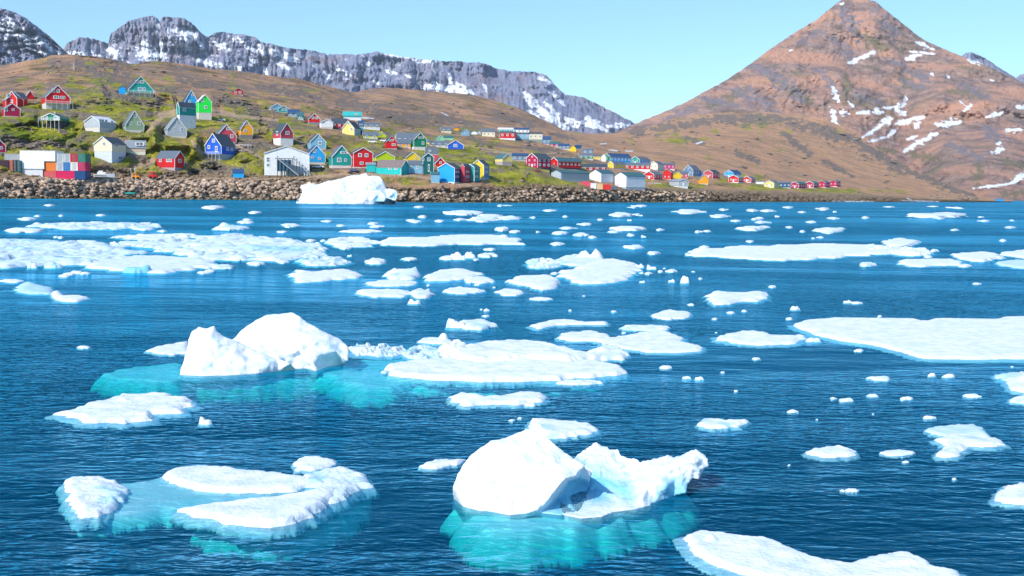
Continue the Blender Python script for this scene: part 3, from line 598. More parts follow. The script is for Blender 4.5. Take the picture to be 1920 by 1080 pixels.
# ================================================================== ICE
def ice_mat():
    mt = new_mat('snow_ice'); b = NB(mt); p = b.geo()
    n = b.noise(p, 2.2, 5, 0.65); n2 = b.noise(p, 11.0, 4, 0.6); n0 = b.noise(p, 0.5, 3, 0.5)
    c = b.mix(b.mapr(n, 0.35, 0.62), (0.60, 0.69, 0.77), (0.84, 0.86, 0.88))
    c = b.mix(b.mapr(n0, 0.55, 0.7, 0, .35), c, (0.58, 0.72, 0.80))
    c = b.mix(b.attr('blue'), c, (0.20, 0.56, 0.74))
    h = b.math('ADD', b.math('MULTIPLY', n, 0.7), b.math('MULTIPLY', n2, 0.3))
    nrm = b.bump(h, 0.65, 0.12)
    b.out(b.bsdf(c, 0.55, nrm, 0.25)); return mt
ICE = ice_mat()
def sub_mat():
    mt = new_mat('submerged_ice'); b = NB(mt); p = b.geo()
    n = b.noise(p, 1.2, 5, 0.65)
    c = b.mix(b.mapr(n, 0.35, 0.65), (0.62, 0.96, 0.92), (0.92, 0.99, 0.98))
    b.out(b.bsdf(c, 0.6, b.bump(n, 0.5, 0.15), 0.2)); return mt
SUB = sub_mat()

def sdist(P, poly):
    """signed distance (+ inside) of points to a closed polygon"""
    x, y = P[:, 0], P[:, 1]; d = np.full(len(P), 1e9); ins = np.zeros(len(P), bool)
    n = len(poly)
    for i in range(n):
        ax, ay = poly[i]; bx, by = poly[(i + 1) % n]
        ex, ey = bx - ax, by - ay
        t = np.clip(((x - ax) * ex + (y - ay) * ey) / (ex * ex + ey * ey + 1e-12), 0, 1)
        d = np.minimum(d, np.hypot(x - ax - t * ex, y - ay - t * ey))
        c = ((ay > y) != (by > y))
        with np.errstate(divide='ignore', invalid='ignore'):
            xi = (bx - ax) * (y - ay) / (by - ay + 1e-15) + ax
        ins ^= c & (x < xi)
    return np.where(ins, d, -d)

def cells(x, y, seed):
    ix, iy = np.floor(x).astype(int), np.floor(y).astype(int); b1 = np.full(x.shape, 9.); b2 = b1.copy(); rn = np.zeros(x.shape)
    for dx in (-1, 0, 1):
        for dy in (-1, 0, 1):
            cx, cy = ix + dx, iy + dy; hsh = np.sin(cx * 127.1 + cy * 311.7 + seed * 13.7) * 43758.5453; hsh -= np.floor(hsh); h2 = np.sin(cx * 269.5 + cy * 183.3 + seed * 7.1) * 24634.63; h2 -= np.floor(h2)
            d = np.hypot(cx + .15 + .7 * hsh - x, cy + .15 + .7 * h2 - y)
            r_ = (hsh * 7.13 + h2 * 3.7) % 1.0
            n1 = d < b1; b2 = np.where(n1, b1, np.minimum(b2, d)); rn = np.where(n1, r_, rn); b1 = np.where(n1, d, b1)
    return b1, b2 - b1, rn
def smooth_poly(pts, n=90, jag=0.0, seed=0.0):
    pts = np.asarray(pts, float)
    closed = np.concatenate([pts, pts[:1]])
    L = np.concatenate([[0], np.cumsum(np.hypot(*np.diff(closed, axis=0).T))])
    s = np.linspace(0, L[-1], n, endpoint=False)
    q = np.stack([np.interp(s, L, closed[:, 0]), np.interp(s, L, closed[:, 1])], -1)
    for _ in range(2): q = 0.25 * np.roll(q, 1, 0) + 0.5 * q + 0.25 * np.roll(q, -1, 0)
    if jag:
        c = q.mean(0); R = np.hypot(*(q - c).T).mean()
        k = fbm(np.stack([q[:, 0] / R * 2.2 + seed, q[:, 1] / R * 4 + seed * 1.3, q[:, 0] * 0 + seed], -1), 4, 0.6)
        nrm = q - c; nrm /= np.linalg.norm(nrm, axis=1)[:, None] + 1e-9
        q = q + nrm * (k * jag * R)[:, None]
    return q

def heightfield(name, poly, T, rough=0.3, margin=None, depth=1.0, res=46, seed=0.0, mounds=(), edge=None, parent=None, mat=None, base=0.0, tilt=(0, 0), blue=0.0, block=0.0):
    """ice body over a waterline outline: top above, foot below; mounds = (x, y, r, h) metres"""
    poly = np.asarray(poly, float); lo = poly.min(0); hi = poly.max(0); size = hi - lo
    if parent is None: depth = min(depth, 0.02 + 0.45 * T)
    sm = min(size); margin = margin if margin is not None else min(0.07 * sm, 0.35)
    edge = edge or min(0.22 * sm, T * 0.9 + 0.02)
    nx = int(np.clip(res * math.sqrt(max(size[0] / size[1], .4)), 12, 190)); ny = int(np.clip(res * math.sqrt(max(size[1] / size[0], .4)), 12, 150))
    gx = np.linspace(lo[0] - margin * 1.1, hi[0] + margin * 1.1, nx); gy = np.linspace(lo[1] - margin * 1.1, hi[1] + margin * 1.1, ny)
    X, Y = np.meshgrid(gx, gy); P = np.stack([X.ravel(), Y.ravel()], -1)
    sd = sdist(P, poly)
    w = np.stack([P[:, 0], P[:, 1], P[:, 0] * 0 + seed], -1)
    k = max(sm, 0.3)
    nz = fbm(w / (k * 0.35), 4, 0.55); nr_ = np.clip(ridged(w / (k * 0.3), 4, 0.6), -1, 1.1); nf = fbm(w / (k * .09) + 9, 3, 0.6)
    sdj = sd + (edge * 0.45 * fbm(w / (edge * 1.6 + 1e-3), 3) if mat is None or mat is ICE else 0.05 * sm * fbm(w / (0.45 * sm), 3))
    up = np.clip(sdj / edge, 0, 1) ** 0.55
    z = T * up * np.maximum(.15, 1 + rough * (0.5 * nz + 0.35 * (nr_ - .3)) + 0.18 * rough * nf)
    for (mx, my, mr, mh) in mounds:
        r = np.hypot(P[:, 0] - mx, (P[:, 1] - my)) / mr
        z = np.maximum(z, (mh * 0.95 * np.clip(1 - r ** 2, 0, 1) ** 0.7 * (0.85 + 0.22 * nr_ + .15 * nf) * np.clip(sdj / edge, 0, 1) ** .5))
    z = z + (P[:, 0] - lo[0] - size[0] / 2) * tilt[0] * up + (P[:, 1] - lo[1] - size[1] / 2) * tilt[1] * up
    if block:
        wx_ = fbm(w / (block * 2.5), 3) * 0.9; wy_ = fbm(w / (block * 3) + 50, 3) * 0.9
        F1, gap, rnd = cells(P[:, 0] / block + wx_, P[:, 1] / (block * 2.2) + wy_, seed); gap = gap + 0.12 * (fbm(w / (block * 4) + 20, 2) > 0.05)
        z = np.where(sdj > 0, z * (0.55 + 0.7 * rnd) + T * .5 * (rnd > .85), z)
        z = np.where((gap < 0.13) | (rnd < .16), -0.03, z); sdj = np.where((gap < 0.13) | (rnd < .16), np.minimum(sdj, -.001), sdj)
    z = np.where(sdj > 0, np.maximum(z, 0.012), 0) + base
    dn = np.clip(-sdj / margin, 0, 1)
    z = np.where(sdj <= 0, base - 0.05 * min(1, T * 3) - depth * dn ** 1.25, z)
    keep = (sdj > -margin).reshape(ny, nx)
    i = np.arange(nx * ny).reshape(ny, nx)
    kq = keep[:-1, :-1] & keep[:-1, 1:] & keep[1:, 1:] & keep[1:, :-1]
    fc = np.stack([i[:-1, :-1][kq], i[:-1, 1:][kq], i[1:, 1:][kq], i[1:, :-1][kq]], -1)
    used = np.unique(fc); rm = np.full(nx * ny, -1); rm[used] = np.arange(len(used))
    top = np.stack([P[:, 0], P[:, 1], z], -1)[used]; fc = rm[fc]
    # close underneath: boundary edges go down to a flat keel
    n0 = len(top); zb = base - depth * 1.1 - 0.03
    bot = top.copy(); bot[:, 2] = zb
    from_ = {}
    e = np.concatenate([fc[:, [0, 1]], fc[:, [1, 2]], fc[:, [2, 3]], fc[:, [3, 0]]])
    key = e[:, 0].astype(np.int64) * n0 + e[:, 1]; rk = e[:, 1].astype(np.int64) * n0 + e[:, 0]
    bd = e[~np.isin(key, rk)]
    side = np.stack([bd[:, 1], bd[:, 0], bd[:, 0] + n0, bd[:, 1] + n0], -1)
    V = np.concatenate([top, bot]); Fc = np.concatenate([fc, side, fc[:, ::-1] + n0])
    used = np.unique(Fc)
    blu = np.full(len(V), float(blue)); blu[:n0] = np.clip(blu[:n0] + 0.5 * sstep(0.15, 0.6, -(fbm(np.stack([top[:, 0] / k * 2.2, top[:, 1] / k * 2.2, top[:, 0] * 0 + seed + 3], -1), 3))) * (rough > .45), 0, 1)
    return mesh_obj(name, V, Fc, mat or ICE, parent, smooth=True, attrs=dict(blue=blu))

def world_poly(pts, z=0.0):
    p = np.asarray(pts, float); return ground(p[:, 0], p[:, 1], z)[:, :2]
def ppm(px, py):                       # photograph pixels per metre at the waterline row py
    return F / float(Dground(px, py))

ICE_THINGS = []      # (object, px, py, width, height, kind-word)
def finish(o, cx, cy, w, h, word, label=None, cat='ice floe', group=None):
    o['category'] = cat
    if group: o['group'] = group
    if label: o['label'] = label
    ICE_THINGS.append((o, cx, cy, w, h, word)); return o

def floe(x0, x1, y0, y1, t=4, rough=0.25, label=None, poly=None, seed=None, mounds=(), word='floe', blue=0.0, name='ice_floe', cat='ice floe', jag=0.30, res=None, depth=0.5, margin=None, edge=None, tilt=(0, 0), block=0.0):
    seed = seed if seed is not None else (x0 * 0.37 + y1 * 0.11)
    cx, cy = (x0 + x1) / 2, (y0 + y1) / 2
    s = ppm(cx, y1)
    if poly is None:
        a = np.linspace(0, 2 * math.pi, 22, endpoint=False)
        rr = 1 + 0.30 * pnoise(np.stack([np.cos(a) * 1.9 + seed, np.sin(a) * 1.7, a * 0 + seed], -1))
        poly = np.stack([cx + np.cos(a) * (x1 - x0) / 2 * rr, cy + np.sin(a) * (y1 - y0) / 2 * rr], -1)
    n = 60 if (x1 - x0) < 80 else 160
    wp = world_poly(poly); wp = smooth_poly(wp, n, jag * (0.35 if len(poly) > 24 else .6), seed)
    md = []
    for (mx, my, mr, mh) in mounds:
        g_ = ground(mx, my); md.append((float(g_[0]), float(g_[1]), mr / s, mh / s))
    area = (x1 - x0)
    res = res or (14 + 0.14 * area)
    o = heightfield(name, wp, max(t * .8 / s, 0.02), rough, margin, depth, res, seed, md, edge, blue=blue, tilt=tilt, block=block / s)
    return finish(o, cx, cy, x1 - x0, y1 - y0, word, label, cat)
def chunk(cx, yb, w, h, rough=0.8, label=None, deep=None, blue=0.0, name='ice_chunk', cat='ice chunk', word='chunk', peaks=3):
    """small upright lump: yb waterline row of its front, w/h photograph pixels"""
    s = ppm(cx, yb); seed = cx * 0.31 + yb * 0.17
    h = min(h, (.55 if w > 20 else .42) * w) if peaks != 1 or name == 'brash_ice' else h
    g0 = ground(cx, yb); wm = w / s; hm = h / s; dm = deep / s if deep else min(max(wm * 0.55, hm * 0.8), 3 * hm + .3)
    a = np.linspace(0, 2 * math.pi, 12, endpoint=False)
    rr = 1 + 0.55 * pnoise(np.stack([np.cos(a) * 1.8 + seed, np.sin(a) * 1.3, a * 0 + seed], -1))
    poly = np.stack([g0[0] + np.cos(a) * wm / 2 * rr, g0[1] + dm / 2 + np.sin(a) * dm / 2 * rr], -1)
    rs = random.Random(int(seed * 100)); md = []
    for k in range(peaks if w > 14 else 1):
        md.append((g0[0] + rs.uniform(-.36, .36) * wm, g0[1] + dm / 2 + rs.uniform(-.15, .15) * dm, wm * rs.uniform(.2, .38), hm * rs.uniform(.6, 1.0)))
    o = heightfield(name, smooth_poly(poly, 40, 0.12, seed), hm * 0.42, rough, min(0.12 * wm, 0.15), min(hm * .4, 0.12), 12 + 0.28 * w, seed, md, edge=0.12 * min(wm, dm), blue=blue)
    return finish(o, cx, yb, w, h, word, label, cat)

def relief(name, outline, ctrl, dD0, thick, parent=None, noise=0.06, nsc=0.5, seed=0.0, step=4.0, jagpx=1.2, mat=None, keel=0.7):
    """solid ice body surveyed from its outline. outline entry: (px, py, d): d None = on the waterline, else metres behind D0.
       ctrl entry: (px, py, d[, blue])."""
    D0 = dD0
    V2, D, B, WL = [], [], [], []
    for o_ in outline:
        px, py, d = o_[:3]; b_ = o_[3] if len(o_) > 3 else 0
        V2.append((px, py)); WL.append(d is None)
        D.append(float(Dground(px, py)) if d is None else D0 + d); B.append(b_)
    for o_ in ctrl:
        px, py, d = o_[:3]; b_ = o_[3] if len(o_) > 3 else 0
        V2.append((px, py)); WL.append(False); D.append(D0 + d); B.append(b_)
    no = len(outline)
    r = delaunay_2d_cdt([Vector(v) for v in V2], [(i, (i + 1) % no) for i in range(no)], [list(range(no))], 1, 1e-5)
    cv = np.array([tuple(v) for v in r[0]]); cf = [f for f in r[2]]; orig = r[3]
    cD = np.array([D[o[0]] if o else D0 for o in orig]); cB = np.array([B[o[0]] if o else 0 for o in orig])
    # dense outline
    dp, dw = [], []
    for i in range(no):
        a, b_ = np.array(V2[i], float), np.array(V2[(i + 1) % no], float)
        L = np.hypot(*(b_ - a)); n = max(1, int(L / step))
        for k in range(n):
            p = a + (b_ - a) * k / n
            wl = WL[i] and WL[(i + 1) % no]
            if k > 0 and not wl:
                nn = np.array([-(b_ - a)[1], (b_ - a)[0]]) / L
                p = p + nn * jagpx * float(fbm(np.array([[p[0] / 9 + seed, p[1] / 9, seed]]), 3, .7)[0])
            dp.append(p); dw.append(wl or (k == 0 and WL[i]))
    dp = np.array(dp); nb = len(dp)
    lo, hi = dp.min(0), dp.max(0)
    gx, gy = np.meshgrid(np.arange(lo[0], hi[0], step), np.arange(lo[1], hi[1], step * .8))
    gx = gx + ((np.arange(gx.shape[0]) % 2) * step / 2)[:, None]
    gp = np.stack([gx.ravel(), gy.ravel()], -1); sd = sdist(gp, dp); gp = gp[sd > step * 0.55]
    cpts = np.array([v for v in V2[no:]]).reshape(-1, 2)
    allp = np.concatenate([dp, gp]); 
    r2 = delaunay_2d_cdt([Vector(v) for v in allp], [(i, (i + 1) % nb) for i in range(nb)], [list(range(nb))], 1, 1e-5)
    dv = np.array([tuple(v) for v in r2[0]]); df = [tuple(f) for f in r2[2]]
    isb = np.array([bool(o) and min(o) < nb for o in r2[3]]); isw = np.array([bool(o) and min(o) < nb and dw[min(o)] for o in r2[3]])
    # depth by barycentric interpolation on the coarse facets (nearest facet for jittered rim points)
    val = np.full(len(dv), np.nan); bl = np.zeros(len(dv)); best = np.full(len(dv), -1e9)
    for f in cf:
        a, b_, c = cv[f[0]], cv[f[1]], cv[f[2]]
        den = (b_[1] - c[1]) * (a[0] - c[0]) + (c[0] - b_[0]) * (a[1] - c[1])
        if abs(den) < 1e-9: continue
        l1 = ((b_[1] - c[1]) * (dv[:, 0] - c[0]) + (c[0] - b_[0]) * (dv[:, 1] - c[1])) / den
        l2 = ((c[1] - a[1]) * (dv[:, 0] - c[0]) + (a[0] - c[0]) * (dv[:, 1] - c[1])) / den
        l3 = 1 - l1 - l2; mn = np.minimum(np.minimum(l1, l2), l3); s = mn > best
        best[s] = mn[s]; val[s] = (l1 * cD[f[0]] + l2 * cD[f[1]] + l3 * cD[f[2]])[s]; bl[s] = (l1 * cB[f[0]] + l2 * cB[f[1]] + l3 * cB[f[2]])[s]
    _, sz_ = slopes(dv[:, 0], dv[:, 1]); Dw = np.where(sz_ < -1e-3, -CAMZ / np.minimum(sz_, -1e-3), 1e9)
    P = at(dv[:, 0], dv[:, 1], val)
    nz = fbm(P / nsc + seed, 4, 0.6) * 0.7 + 0.5 * ridged(P / (nsc * 1.7) + seed, 3, 0.6)
    sdd = sdist(dv, dp); fade = np.where(isw, 0, 1)
    val = val + noise * nz * fade * (0.35 + 0.65 * sstep(0, 10, sdd))
    val = np.minimum(val, np.where(isw, val, Dw - 0.01)) if True else val
    P = at(dv[:, 0], dv[:, 1], val)
    scale_px = F / D0
    th = thick * np.sqrt(np.clip(1 - (1 - np.clip(sdd / (0.35 * min(hi - lo)), 0, 1)) ** 2, 0, 1))
    Q = at(dv[:, 0], dv[:, 1], val + np.where(isb & ~isw, 0.0, np.where(isw, thick * 0.5, th)))
    n0 = len(dv)
    Q[:, 2] = np.where(isw, -keel, Q[:, 2])
    faces = [f for f in df]; 
    faces += [tuple(i + n0 for i in reversed(f)) for f in df]
    # close the rim
    ed = {}
    for f in df:
        for a, b_ in zip(f, f[1:] + f[:1]): ed[(a, b_)] = 1
    for (a, b_) in list(ed):
        if (b_, a) not in ed: faces.append((b_, a, a + n0, b_ + n0))
    V = np.concatenate([P, Q]); bl2 = np.concatenate([bl, bl])
    o = mesh_obj(name, V, faces, mat or ICE, parent, smooth=True, attrs=dict(blue=np.clip(bl2, 0, 1)))
    bm = bmesh.new(); bm.from_mesh(o.data); bmesh.ops.remove_doubles(bm, verts=bm.verts, dist=1e-4)
    bmesh.ops.recalc_face_normals(bm, faces=bm.faces); bm.to_mesh(o.data); bm.free()
    o.data.polygons.foreach_set('use_smooth', np.ones(len(o.data.polygons), bool))
    return o
def shelf(parent, pts, z=-0.25, depth=1.0, seed=0.0, rough=0.5, T=0.12, res=50, margin=None, name='submerged_ice', part_label=None):
    wp = smooth_poly(world_poly(pts, z), 120, 0.16, seed)
    o = heightfield(name, wp, T, rough, margin or 0.30, depth * 0.42, res, seed, (), None, parent, SUB, base=z - T * 1.5)
    if part_label: o['label'] = part_label
    return o

# ---- iceberg with two rounded summits, left of centre
A = empty('iceberg', (0, 0, 0), 'big white iceberg with two rounded summits and turquoise ice under water on both sides', 'iceberg')
DA = float(Dground(430, 703))
relief('ice_summit', [(430,640,2.2),(441,633,2.4),(450,622,2.6),(462,612,2.8),(480,600,3.0),(502,590,3.2),(528,588,3.3),(548,586,3.2),(560,592,2.9),(575,604,2.8),(600,618,2.6),(622,628,2.5),(640,638,2.4),(652,650,2.1),(655,664,1.9),(652,676,1.5),(640,684,None),(615,688,None),(600,693,None),(592,696,None),(575,691,None),(548,693,None),(520,697,None),(470,700,None)],
       [(520,610,2.5),(560,625,2.0),(600,640,1.7,.1),(560,655,1.45),(500,640,1.75),(470,655,1.35),(530,672,1.0,.2),(600,665,1.35),(630,660,1.6,.35),(585,680,.95),(480,675,.85),(480,612,2.75)], DA, 2.2, A, 0.16, 0.55, 3.0)
relief('ice_summit', [(337,703,None),(339,690,.25),(345,676,.5),(350,658,.8),(354,635,1.1),(360,621,1.3),(372,613,1.45),(388,616,1.5),(402,611,1.6),(407,622,1.5),(418,630,1.5),(440,638,1.5),(465,650,1.4),(490,662,1.2),(520,672,1.0),(545,682,.7),(553,692,None),(520,697,None),(480,701,None),(430,704,None),(380,705,None)],
       [(385,640,1.0),(410,650,.75,.15),(370,670,.4),(430,668,.5),(400,688,.15,.2),(460,682,.35),(500,682,.4,.3),(392,628,1.2,.1),(440,652,.9)], DA, 1.6, A, 0.13, 0.4, 3.0)
shelf(A, [(190,698),(240,684),(300,678),(345,676),(350,704),(330,712),(280,712),(220,706)], -0.10, 1.0, 1)
shelf(A, [(600,696),(610,684),(650,668),(700,664),(770,668),(800,684),(790,708),(740,722),(690,722),(640,712)], -0.08, 1.0, 2)
shelf(A, [(340,704),(420,704),(520,699),(600,695),(610,702),(560,709),(440,714),(350,711)], -0.25, 1.2, 3)
floe(272,352,640,668,3,0.15,'thin white tongue of ice behind the left foot of the two-summit iceberg', poly=[(273,658),(300,650),(350,640),(356,664),(320,666),(290,662)])
ICE_THINGS.append((A, 500, 650, 320, 115, 'iceberg'))

# ---- iceberg with a leaning slab, right of centre
B_ = empty('iceberg', (0, 0, 0), 'iceberg with a tall leaning white slab, blue hollow and ragged ridge, nearest to the viewer', 'iceberg')
DB = float(Dground(980, 962))
relief('ice_slab', [(849,933,None),(850,912,.5),(857,892,.8),(868,872,1.1),(880,856,1.3),(900,840,1.5),(922,826,1.6),(945,822,1.7),(970,812,1.8),(988,804,1.9),(1000,808,1.8),(1016,815,1.7),(1035,829,1.5),(1056,846,1.3),(1078,861,1.05),(1095,872,.85),(1111,884,.55),(1106,897,1.0,.5),(1104,912,1.6,1),(1100,930,1.7,1),(1092,948,1.3,1),(1080,962,None,.9),(1050,966,None,.9),(1015,962,None,.7),(1004,961,None),(985,963,None),(955,966,None),(925,960,None),(895,957,None),(868,949,None)],
       [(1080,892,.45),(1058,899,.25),(1042,918,.1),(1028,938,.0),(1005,956,-.1),(1085,896,1.0,1),(1068,905,1.1,1),(1056,925,1.0,1),(1040,945,.75,1),(950,860,1.0),(1000,870,.75),(920,890,.7),(900,925,.3),(960,920,.25),(1040,870,.8),(1060,872,.8)], DB, 1.7, B_, 0.075, 0.45, seed=2, step=3.2)
relief('ice_ridge', [(1072,866,2.2,.2),(1085,851,2.5,.2),(1100,840,2.7,.1),(1118,829,2.8),(1135,838,2.7),(1150,843,2.6),(1158,842,2.6),(1165,855,2.5),(1190,860,2.4),(1202,867,2.3),(1215,862,2.3),(1232,860,2.2),(1250,853,2.1),(1262,858,2.1),(1280,852,2.0),(1292,847,2.0),(1304,842,1.9),(1316,850,1.9),(1327,860,1.8),(1329,874,1.7),(1318,884,1.6),(1310,899,1.5),(1298,897,1.5),(1290,906,1.4,.6),(1286,924,1.2,1),(1262,930,None,1),(1222,944,None,.5),(1218,948,None),(1190,955,None),(1150,960,None),(1128,969,None),(1090,972,None),(1058,966,None,.3),(1050,950,1.0,1),(1060,900,1.8,1)],
       [(1120,860,2.3,.2),(1180,880,2.1,.1),(1150,893,1.9,.5),(1110,895,1.9,1),(1095,915,1.7,1),(1140,905,1.7,1),(1170,920,1.2,1),(1120,935,1.1,1),(1185,935,.9,.7),(1105,955,.5,.15),(1120,945,.75,.2),(1130,955,.45),(1160,950,.55),(1205,935,.6),(1195,915,1.1,.3),(1200,895,1.5,.1),(1230,880,1.5),(1270,868,1.5),(1300,865,1.4),(1215,915,1.0),(1240,900,1.2,.3),(1270,893,1.3,.5),(1250,915,1.1,1),(1310,880,1.4,.1)], DB, 1.3, B_, 0.12, 0.28, seed=5, step=3.0, jagpx=2.6)
shelf(B_, [(868,925),(900,945),(1000,952),(1100,956),(1222,938),(1272,900),(1285,912),(1268,936),(1225,952),(1170,962),(1075,980),(985,992),(920,988),(880,965)], -0.09, 1.1, 4, res=80, margin=0.35)
floe(985,1118,780,822,8,0.5,'ragged white floe touching the top of the leaning slab iceberg', poly=[(992,800),(1000,788),(1060,792),(1105,797),(1118,808),(1080,818),(1040,824),(1015,822)], mounds=[(1008,806,16,14),(1030,810,22,8),(1085,806,20,6)])
ICE_THINGS.append((B_, 1080, 890, 480, 160, 'iceberg'))

# ---- half-sunken floe with two flat snow plates, lower left
Cc = empty('iceberg', (0, 0, 0), 'half sunken turquoise ice body carrying two long flat white plates, lower left', 'iceberg')
def part_hf(parent, name, pts, t_px, rough, z=0.0, seed=0.0, mounds=(), res=60, jag=0.08, blue=0.0, edge=None, depth=.16, margin=.14, tilt=(0, 0)):
    p = np.array(pts, float); s = ppm(p[:, 0].mean(), p[:, 1].max()); md = []
    for (mx, my, mr, mh) in mounds:
        g_ = ground(mx, my); md.append((float(g_[0]), float(g_[1]), mr / s, mh / s))
    return heightfield(name, smooth_poly(world_poly(pts, z), 150, jag, seed), t_px / s, rough, margin, depth, res, seed, md, edge, parent, ICE, base=z, blue=blue, tilt=tilt)
part_hf(Cc, 'snow_plate', [(301,893),(325,882),(375,878),(430,880),(480,888),(530,893),(580,900),(585,912),(550,922),(490,925),(420,925),(370,920),(325,908)], 9, 0.10, 0, 1)
part_hf(Cc, 'snow_plate', [(328,957),(380,950),(450,942),(520,938),(580,928),(620,920),(640,926),(615,950),(570,976),(530,988),(490,990),(440,984),(380,972)], 12, 0.08, 0, 2, tilt=(0.03, 0))
part_hf(Cc, 'rough_block', [(120,906),(132,898),(170,898),(215,906),(240,915),(236,935),(215,955),(180,970),(150,975),(140,955),(128,930)], 9, 0.9, 0, 3, [(150,915,22,8),(190,915,25,6)], jag=0.12)
part_hf(Cc, 'rough_ridge', [(560,902),(585,888),(625,882),(655,880),(690,902),(688,915),(660,925),(640,940),(615,945),(600,925)], 8, 0.9, 0, 4, [(650,895,16,12),(630,905,14,7),(675,910,10,8)], jag=0.15, blue=.15)
shelf(Cc, [(150,905),(240,900),(300,893),(420,900),(560,905),(640,910),(600,925),(450,938),(340,948),(230,962),(165,968)], -0.03, 0.6, 5, res=80, T=0.04, margin=.2)
shelf(Cc, [(380,955),(480,972),(570,962),(640,915),(685,900),(675,925),(635,955),(575,982),(500,990),(420,980)], -0.10, 0.9, 6, res=70, margin=.2)
floe(549,630,857,882,7,0.15,'small white disc of ice behind the two flat plates at lower left', poly=[(549,870),(565,860),(600,858),(630,866),(622,874),(590,882),(558,882)])
ICE_THINGS.append((Cc, 400, 930, 570, 120, 'iceberg'))

# ---- layered floe pack in the middle
Dd = empty('ice_floe', (0, 0, 0), 'long layered white floe with a lumpy ridge, right of the two-summit iceberg', 'ice floe')
part_hf(Dd, 'lower_plate', [(718,690),(760,682),(830,676),(900,674),(980,672),(1060,672),(1130,684),(1170,692),(1165,702),(1100,710),(1040,714),(960,716),(880,716),(800,712),(745,706)], 8, 0.25, 0, 11, [(830,685,40,5),(930,690,60,3)], res=80)
part_hf(Dd, 'upper_plate', [(840,672),(870,656),(930,650),(990,648),(1040,655),(1070,660),(1090,668),(1130,674),(1080,684),(980,682),(900,686),(850,682)], 14, 0.4, 0, 12, [(880,662,26,10),(985,655,50,8),(1080,668,22,12)], res=70)
part_hf(Dd, 'rough_ridge', [(822,662),(850,648),(880,655),(890,672),(860,682),(835,678)], 12, 1.0, 0, 13, [(865,662,16,16),(845,666,12,8)], jag=.2)
shelf(Dd, [(706,690),(760,684),(900,700),(1040,708),(1150,700),(1100,714),(950,720),(800,719),(735,710)], -0.10, .5, 14, margin=.2)
ICE_THINGS.append((Dd, 945, 685, 450, 70, 'floe'))
chunk(855,615,36,18,.9,'lumpy ice block standing at the left end of a low floe, behind the layered floe',peaks=3)
floe(860,929,603,619,7,0.5,'low white floe with a turquoise foot right of the lumpy ice block', blue=.1, mounds=[(905,610,22,5)])
floe(650,760,652,668,7,.9,block=12,res=70,label='broken row of snowy ice lumps right of the two-summit iceberg', mounds=[(665,655,10,5),(690,660,20,5),(740,660,10,3)], blue=.15)
floe(760,830,650,678,5,.9,block=12,res=60,label='shallow bluish ice lumps between two big floes in the middle', blue=.35, mounds=[(775,655,10,5),(800,658,12,6)])
floe(783,850,634,645,3,.4,'thin brownish white strip with a knob behind the layered floe', mounds=[(832,637,10,14)])
floe(1103,1176,652,676,7,.9,'cluster of knobbly ice lumps at the right end of the layered floe', mounds=[(1128,663,20,14),(1160,665,14,12)], blue=.1)
floe(1052,1140,622,640,5,.2,'flat white floe leading to the large wedge floe')
floe(1110,1314,622,662,4,.12,'large flat wedge shaped floe in the middle with a straight front edge', poly=[(1113,640),(1160,632),(1215,622),(1245,620),(1275,632),(1278,642),(1314,650),(1312,658),(1265,662),(1215,660),(1160,652)], jag=.1)
floe(1040,1128,714,722,4,.6,'small rough white piece in front of the layered floe', mounds=[(1065,718,14,5)])
floe(840,1027,736,762,8,.35,'low two-humped white floe in front of the layered floe', poly=[(840,745),(870,740),(900,748),(940,746),(980,738),(1010,738),(1027,744),(1010,756),(960,758),(910,760),(870,762)], mounds=[(885,750,34,12),(985,746,36,9)])
chunk(993,762,22,8,.5,'small white lump at the front of the two-humped floe')

# ---- large floes on the right
floe(1485,2010,602,676,7,.18,'very large flat white floe reaching out of the right edge', poly=[(1487,612),(1510,602),(1560,598),(1640,600),(1715,600),(1735,606),(1750,600),(1870,602),(1880,596),(2010,596),(2020,676),(1920,674),(1850,674),(1740,674),(1700,664),(1660,652),(1600,642),(1540,632)], jag=.05, mounds=[(1600,625,60,4),(1800,650,90,5)], res=130)
floe(1340,1505,622,648,5,.2,'white arrow shaped floe pointing at the very large flat floe', poly=[(1340,636),(1370,626),(1410,620),(1450,630),(1485,632),(1500,628),(1505,638),(1480,645),(1420,648),(1370,643)], mounds=[(1405,628,22,5)])
chunk(1527,641,28,8,.9,'low crumbly ice lump touching the front of the very large flat floe')
floe(1278,1480,468,489,4,.15,'long flat white floe in the right middle distance, left half', poly=[(1300,474),(1340,468),(1400,464),(1470,460),(1560,458),(1640,461),(1700,466),(1660,476),(1590,481),(1490,488),(1450,489),(1390,485),(1310,482)], mounds=[(1350,469,14,6),(1548,461,16,6)], res=90)
ICE_THINGS[-1][0]['label'] = 'long lens shaped flat white floe in the right middle distance'
floe(1330,1440,550,572,7,.15,'hollow edged white floe with a grey melted bite at its left', poly=[(1327,552),(1345,549),(1380,552),(1430,549),(1441,554),(1430,562),(1395,566),(1360,571),(1340,572)])
floe(1046,1192,490,532,6,.3,'broad rounded white floe in the centre middle distance', poly=[(1045,520),(1060,510),(1090,502),(1110,492),(1150,488),(1190,496),(1192,512),(1180,524),(1130,531),(1090,531)], mounds=[(1070,515,18,6),(1140,495,40,5)], res=60)
floe(1043,1128,478,500,4,.5,'rough ice heap behind the broad rounded floe in the centre', mounds=[(1095,485,16,18),(1118,486,14,22),(1080,492,16,6)], blue=.1)
floe(985,1055,488,504,4,.8,block=9,res=50,label='crumbled ice bits left of the rough ice heap', mounds=[(1008,495,9,12),(1030,492,12,4)], blue=.2)
floe(952,1045,518,544,5,.35,'irregular white floe left of the broad rounded floe', poly=[(952,530),(975,520),(1030,517),(1045,525),(1042,540),(1015,544),(985,536)], mounds=[(1020,530,20,4)])
floe(932,982,542,555,3,.2,'small oval white floe in front of the irregular white floe')
